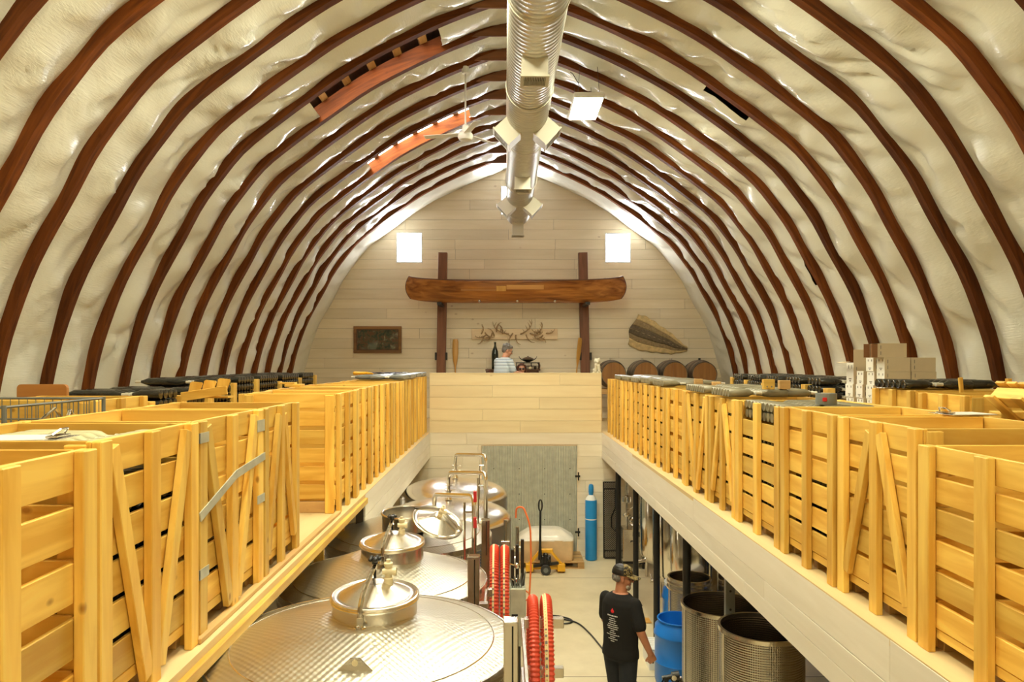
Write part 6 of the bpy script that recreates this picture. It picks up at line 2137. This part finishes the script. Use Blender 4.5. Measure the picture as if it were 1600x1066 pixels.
# ------------------------------------------------------------------ white boxes on the lidded bin
BD0 = 6.42
def bx(px): return (px - 787) * BD0 / 1130.0
ZB = [LZ + 0.905 * (BH + 0.018) / BH + 0.001]
for k in range(5): ZB.append(ZB[-1] + 0.1262)
def carton(label, x, lev, w_, dep=0.135, h=0.125, y=BD0, open_=None, mats=None, prints=True):
    """box with white ends (facing the aisle) and kraft sides"""
    t_ = thing('carton', label, 'box', (x, y, ZB[lev] if isinstance(lev, int) else lev), 0, 'cartons stacked on the lidded bin')
    mb = MB()
    if open_ != 'end':
        mb.add([(0, 0, 0), (0, dep, 0), (0, dep, h), (0, 0, h)], [(0, 3, 2, 1)], 0)
    else:
        mb.add([(0.005, 0.005, 0.005), (0.005, dep - 0.005, 0.005), (0.005, dep - 0.005, h - 0.005), (0.005, 0.005, h - 0.005)] , [(0, 3, 2, 1)], 2)  # dark sheet across the open end, shade of the inside in its colour
    mb.add([(w_, 0, 0), (w_, dep, 0), (w_, dep, h), (w_, 0, h)], [(0, 1, 2, 3)], 0)
    mb.add([(0, 0, 0), (w_, 0, 0), (w_, 0, h), (0, 0, h)], [(0, 1, 2, 3)], 1)
    mb.add([(0, dep, 0), (w_, dep, 0), (w_, dep, h), (0, dep, h)], [(0, 3, 2, 1)], 1)
    mb.add([(0, 0, 0), (w_, 0, 0), (w_, dep, 0), (0, dep, 0)], [(0, 3, 2, 1)], 1)
    if open_ != 'top':
        mb.add([(0, 0, h), (w_, 0, h), (w_, dep, h), (0, dep, h)], [(0, 1, 2, 3)], 0)
    mb.build('carton_body', mats or [CARDW, CARDK, CARDI], t_)
    if prints:
        pm = MB()
        if open_ != 'end':
            for (yy, zz, a, b) in ((0.03, 0.80, 0.012, 0.16), (0.095, 0.80, 0.012, 0.16), (0.064, 0.24, 0.05, 0.05), (0.064, 0.14, 0.026, 0.07)):
                pm.box(-0.0012, 0.0, dep * yy / 0.135 - a / 2, dep * yy / 0.135 + a / 2, h * zz - h * b / 2, h * zz + h * b / 2)
        if w_ > 0.12:
            for zz in (0.30, 0.72): pm.box(0.026, 0.031, -0.0012, 0.0, h * zz - 0.016, h * zz + 0.016)
        if pm.v: stuff(pm.build('print_mark', INK, t_))
    return t_
xm, xr_ = bx(1382), bx(1423)
wm = xr_ - xm - 0.004
carton('white-ended carton lowest in the front row of the stack', xm, 0, wm)
carton('white-ended carton second from below in the front row of the stack', xm, 1, wm)
carton('white-ended carton third from below in the front row of the stack', xm, 2, wm)
carton('white-ended carton directly under the open box at the top', xm, 3, wm)
tp = carton('kraft box lying open-ended on top of the carton stack', bx(1371), 4, wm + 0.03, 0.14, 0.125, open_='end')
mb = MB(); mb.box(-0.05, -0.001, 0.0, 0.003, 0, 0.12); mb.build('end_flap', CARDI, tp)
mb = MB(); mb.box(-0.055, -0.001, 0.136, 0.139, 0, 0.122); mb.build('end_flap', CARDI, tp)
for lev, w_ in ((0, 'lowest'), (1, 'second from below'), (2, 'third from below'), (3, 'topmost')):
    carton('plain kraft carton in the column toward the arch, ' + w_, xr_ + (0.004 if lev % 2 else 0.01), lev, bx(1463) - xr_ - 0.01, mats=[CARDK, CARDK, CARDI], prints=lev != 1)
# rows behind, their white ends in one plane with the front row's
LV = ('lowest', 'second', 'third', 'fourth')
for (yy, xx, nm2, dp, levs) in ((6.60, 0.0, 'second row', 0.13, (0, 1, 2, 3)), (6.775, -0.012, 'third row', 0.125, (0, 1, 2)), (6.945, -0.02, 'rear row', 0.15, (0, 1))):
    for lev in levs:
        carton('white-ended carton in the %s from the camera, %s layer of the stack' % (nm2, LV[lev]), xm + xx - 0.006 * (lev % 2), lev, wm if lev < 2 or nm2 != 'third row' else 0.085, dp, y=yy + 0.006 * (lev % 2))
tp = carton('tall white carton with its flaps open in the rear row of the stack', xm - 0.02, 2, 0.20, 0.14, 0.205, y=6.95, open_='top')
mb = MB(); mb.box(-0.07, -0.002, 0.0, 0.14, 0.203, 0.207, M=M4.Translation((0, 0, 0.01)) @ M4.Rotation(R(-8), 4, 'Y'))
mb.build('open_flap', CARDK, tp)
mb = MB(); mb.box(0.0, 0.20, -0.004, -0.001, 0.205, 0.33); mb.build('open_flap', CARDK, tp)

# ------------------------------------------------------------------ things lying on the bins
def clipboard(label, x, y, z, rz, ln=0.34, mat=PAPER):
    t_ = thing('clipboard', label, 'clipboard', (x, y, z), rz)
    mb = MB(); mb.box(-ln / 2, ln / 2, -0.115, 0.115, 0, 0.004, ch=0.001); mb.build('board', STEEL, t_)
    mb = MB(); mb.box(-ln / 2 + 0.01, ln / 2 - 0.04, -0.105, 0.105, 0.0045, 0.007); mb.build('paper', mat, t_)
    mb = MB(); mb.box(ln / 2 - 0.055, ln / 2 - 0.01, -0.06, 0.06, 0.0075, 0.016, ch=0.003); mb.tube([(ln / 2 - 0.03, -0.05, 0.02), (ln / 2 - 0.01, -0.03, 0.04), (ln / 2 - 0.01, 0.03, 0.04), (ln / 2 - 0.03, 0.05, 0.02)], 0.005, 6)
    mb.build('clip', STEEL_M, t_, smooth=True)
clipboard('clipboard with white paper lying on the pale bottles', -1.95, 2.93, 3.546, R(6))
clipboard('clipboard with white paper on the rim of an empty bin below the cartons', 2.86, 4.50, LZ + 1.062, R(185), 0.3)

def roll(x, y, z):
    t_ = thing('wrap_roll', 'grey wrap roll with a red tag standing on the dusty bottles', 'roll', (x, y, z))
    mb = MB(); mb.lathe([(0.035, 0.0), (0.075, 0.0), (0.076, 0.005), (0.076, 0.082), (0.075, 0.085), (0.035, 0.085), (0.035, 0.0)], 32, caps=False); mb.build('roll_body', GREYP, t_, smooth=True)
    mb = MB(); mb.box(-0.06, -0.025, -0.0785, -0.070, 0.025, 0.055, ch=0.004); mb.build('red_tag', plain('tag_red', (0.6, 0.015, 0.02), 0.5), t_)
    mb = MB(); mb.lathe([(0.02, 0.0), (0.034, 0.0), (0.034, 0.088), (0.02, 0.088), (0.02, 0.0)], 20, caps=False); mb.build('core', CARDK, t_, smooth=True)
roll(2.46, 5.52, 3.495 + 0.038)
def block(label, x, y, z, a, b, h, mat, holes=False):
    mb = MB(); mb.box(-a / 2, a / 2, -b / 2, b / 2, 0, h, ch=0.004)
    if holes:
        for sx in (-0.02, 0.02): mb.tube([(sx, -b / 2 - 0.0015, 0.025), (sx, -b / 2, 0.025)], 0.007, 8, mat=1)
    tag(mb.build('wood_block', [mat, INK], None, (x, y, z)), label, 'block')
block('pale wood block with two screw holes standing on the dusty bottles', 2.36, 6.45, 3.535 + 0.076, 0.10, 0.05, 0.09, W['pinex'], True)
block('dark brown wood block standing on the dusty bottles', 2.52, 6.50, 3.535 + 0.076, 0.10, 0.05, 0.08, W['oldx'])
block('brown wood block on the far bottles before the barrels', gxy(1091, 8.3), 8.30, LZ + 1.06, 0.09, 0.06, 0.13, W['oldx'])
block('flat brown wood block beside the barrels, on the far bottles', gxy(1119, 8.6), 8.6, LZ + 1.06, 0.10, 0.06, 0.09, W['oldx'])

# dividers crate on the tank-side bins
t_ = thing('divider_crate', 'small pine tray with three upright pale boards on the tank-side bins', 'tray', (-2.52, 5.72, LZ + 1.10), R(0))
mb = MB(); mb.bar((-0.02, -0.02, 0.01), (0.34, -0.02, 0.065), 0.02, 0.07, up=(0, 0, 1), ch=0.003); mb.build('front_rail', W['pinex'], t_)
mb = MB(); mb.box(0.0, 0.34, 0.0, 0.12, 0.0, 0.015); mb.build('base', W['piney'], t_)
for k in range(3):
    mb = MB(); mb.plate([(-0.045, 0), (0.04, 0), (0.055, 0.075), (0.048, 0.088), (-0.03, 0.082), (-0.042, 0.07)], 0.012, M4.Translation((0.06 + 0.11 * k, 0.03, 0.045 + 0.013 * k)) @ M4.Rotation(R(10), 4, 'Y'))
    mb.build('upright_board', W['paddle'] if k == 9 else W['pinez'], t_)
# long dark wooden box behind it
t_ = thing('wooden_box', 'long dark brown wooden box behind the pine tray, by the arch wall', 'box', (-3.05, 6.76, LZ + 1.0), 0)
for (a, b, c, d, e, f) in ((-0.28, 0.28, -0.065, -0.05, 0, 0.14), (-0.28, 0.28, 0.05, 0.065, 0, 0.14), (-0.28, -0.265, -0.049, 0.049, 0, 0.14), (0.265, 0.28, -0.049, 0.049, 0, 0.14), (-0.264, 0.264, -0.049, 0.049, 0, 0.015)):
    mb = MB(); mb.box(a, b, c, d, e, f, ch=0.002); mb.build('side_board', W['brown'], t_)
mb = MB(); mb.box(-0.25, 0.25, -0.05, 0.05, -1.0, -0.001); mb.build('support', W['oldz'], t_)
# orange-brown board standing against the arch
t_ = thing('leaning_board', 'orange-brown board with rounded corners standing by the wire cage', 'board', (-3.43, 5.385, LZ), 0)
mb = MB(); ol = []
for (cx_, cz_, a0) in ((0.155, 1.19, 0), (-0.155, 1.19, 90)):
    for k in range(5):
        a = R(a0 + 22.5 * k); ol.append((cx_ + 0.03 * cos(a), cz_ + 0.03 * sin(a)))
ol += [(-0.185, 0.0), (0.185, 0.0)]
mb.plate(ol, 0.03); mb.build('board', wood('orange_board', (0.62, 0.28, 0.07), (0.5, 0.2, 0.045), 0, 0.4, knots=0.2), t_)
# wire cage at the far side
def wire_cage(label, x0, x1, y0, y1, z0, z1):
    t_ = thing('wire_cage', label, 'cage', ((x0 + x1) / 2, (y0 + y1) / 2, LZ))
    a, b = (x1 - x0) / 2, (y1 - y0) / 2; h0, h1 = z0 - LZ, z1 - LZ
    for (p, q, nm2) in (((-a, -b), (a, -b), 0), ((a, -b), (a, b), 1), ((a, b), (-a, b), 2), ((-a, b), (-a, -b), 3)):
        mb = MB(); P0, P1 = V((*p, 0)), V((*q, 0)); L = (P1 - P0).length; n = int(L / 0.05)
        for i in range(n + 1):
            c = P0 + (P1 - P0) * i / n; mb.tube([(c.x, c.y, h0), (c.x, c.y, h1)], 0.003, 4)
        for i in range(9):
            z = h0 + (h1 - h0) * i / 8; mb.tube([(P0.x, P0.y, z), (P1.x, P1.y, z)], 0.0045 if i < 8 else 0.007, 4)
        stuff(mb.build('wire_side', GREYP, t_))
    for (sx, sy) in ((-a, -b), (a, -b), (a, b), (-a, b)):
        mb = MB(); mb.tube([(sx, sy, 0), (sx, sy, h1 + 0.01)], 0.012, 8); mb.build('corner_post', GREYP, t_, smooth=True)
    mb = MB(); mb.tube([(a + 0.005, -b * 0.4, h1 - 0.09), (a + 0.03, -b * 0.2, h1 - 0.03), (a + 0.03, 0.0, h1 - 0.12), (a + 0.01, 0.08, h1 - 0.05), (a + 0.03, 0.14, h1 - 0.14)], 0.010, 8); mb.build('latch', STEEL_M, t_, smooth=True)
    return t_
wire_cage('grey wire mesh cage behind the bin with the clipboard', -3.40, -2.50, 3.62, 4.52, LZ + 0.12, 3.63)
wire_cage('lower grey wire mesh cage closest to the camera, by the arch wall', -3.40, -2.50, 2.60, 3.50, LZ + 0.12, 3.46)

# broken pallet and loose timber at the white-box side
t_ = thing('broken_pallet', 'pine pallet tipped on its side among loose boards', 'pallet', (3.40, 4.25, LZ + 0.02), 0)
tl = M4.Rotation(R(42), 4, 'Y')
for k in range(6):
    mb = MB(); mb.cbox((0.0, -0.25 + 0.10 * k, 0.0), (0.95, 0.08, 0.018), ch=0.002)
    o = mb.build('deck_board', W['pinex'], t_); o.matrix_local = M4.Translation((0.0, 0, 0.88)) @ tl @ M4.Translation((0, 0, 0.06))
for k in range(3):
    mb = MB(); mb.cbox((-0.40 + 0.40 * k, 0.0, 0.0), (0.09, 0.58, 0.085), ch=0.003)
    o = mb.build('skid', W['piney'], t_); o.matrix_local = M4.Translation((0.0, 0, 0.88)) @ tl
for k in range(3):
    mb = MB(); mb.cbox((0.0, -0.24 + 0.24 * k, -0.055), (0.95, 0.09, 0.018), ch=0.002)
    o = mb.build('base_board', W['pinex'], t_); o.matrix_local = M4.Translation((0.0, 0, 0.88)) @ tl
mb = MB(); mb.box(-0.1, 0.1, -0.26, 0.26, -0.02, 0.68); mb.build('prop', W['oldz'], t_)
def stick(label, p0, p1, a, b, mat):
    mb = MB(); o = V(p0); mb.bar((0, 0, 0), V(p1) - o, a, b, up=(0, 1, 0), ch=0.003)
    tag(mb.build('timber_offcut', mat, None, p0), label, 'board')
stick('thin pine stick standing upright behind the tilted bin, leaning a little', (3.66, 5.70 - 0.06, LZ), (3.56, 5.64, 3.735), 0.03, 0.02, W['pinez'])
stick('short pine offcut standing upright behind the tipped pallet', (3.42, 4.90, LZ), (3.42, 4.90, 3.745), 0.03, 0.03, W['pinez'])
for k in range(4):
    block('pine plank end in the pile under the tipped pallet, ' + ('lowest', 'second', 'third', 'top')[k], 3.40 + 0.015 * (k % 2), 4.72 + 0.0 * k, LZ + 0.78 + 0.08 * k, 0.42, 0.12, 0.045, W['piney'] if k % 2 else W['pinex'])
t_ = thing('plank_trestle', 'low pine trestle carrying the plank pile under the tipped pallet', 'trestle', (3.40, 4.72, LZ))
mb = MB(); mb.box(-0.20, 0.20, -0.055, 0.055, 0.70, 0.778, ch=0.004); mb.build('trestle_top', W['oldx'], t_)
for sx in (-0.16, 0.16):
    mb = MB(); mb.box(sx - 0.03, sx + 0.03, -0.05, 0.05, 0.0, 0.699, ch=0.004); mb.build('leg', W['oldz'], t_)
for k in range(3):
    mb = MB(); mb.box(-0.19, 0.19, -0.03, 0.03, 0.826 + 0.08 * k, 0.859 + 0.08 * k); mb.build('spacer', W['oldx'], t_)
# yellow tool and purple cloth on the far bins
mb = MB(); mb.cap((0, 0, 0.028), (0.16, 0.05, 0.028), 0.028, 0.02); mb.cap((0.16, 0.05, 0.028), (0.26, 0.02, 0.02), 0.02, 0.012)
tag(mb.build('spray_bottle', plain('bright_yellow', (0.8, 0.42, 0.02), 0.4), None, (gxy(553, 10.6), 10.65, TL + 0.085), smooth=True), 'small yellow plastic thing lying on the far tank-side bottles', 'bottle')
mb = MB(); vs = []; fs = []
for i in range(13):
    for j in range(9): vs.append((-0.36 + 0.06 * i, -0.22 + 0.055 * j, 0.012 + 0.018 * mnoise.noise(V((i * 0.6, j * 0.6, 2.0)))))
for i in range(12):
    for j in range(8): fs.append((i * 9 + j, (i + 1) * 9 + j, (i + 1) * 9 + j + 1, i * 9 + j + 1))
mb.add(vs, fs)
tag(mb.build('folded_cloth', plain('dark_purple_cloth', (0.03, 0.02, 0.06), 0.8), None, (gxy(594, 12.3), 12.3, TL + 0.082), smooth=True), 'dark purple cloth spread on the far tank-side bottles', 'cloth')
mb = MB(); mb.box(-0.09, 0.09, -0.1, 0.1, 0.0, 0.03, ch=0.004); mb.box(-0.16, 0.02, -0.09, 0.03, 0.031, 0.05, ch=0.004)
tag(mb.build('timber_offcut', W['pinex'], None, (gxy(470, 8.6), 8.35, LZ + 1.10)), 'loose pine offcuts lying on a bin rim above the tanks', 'board')
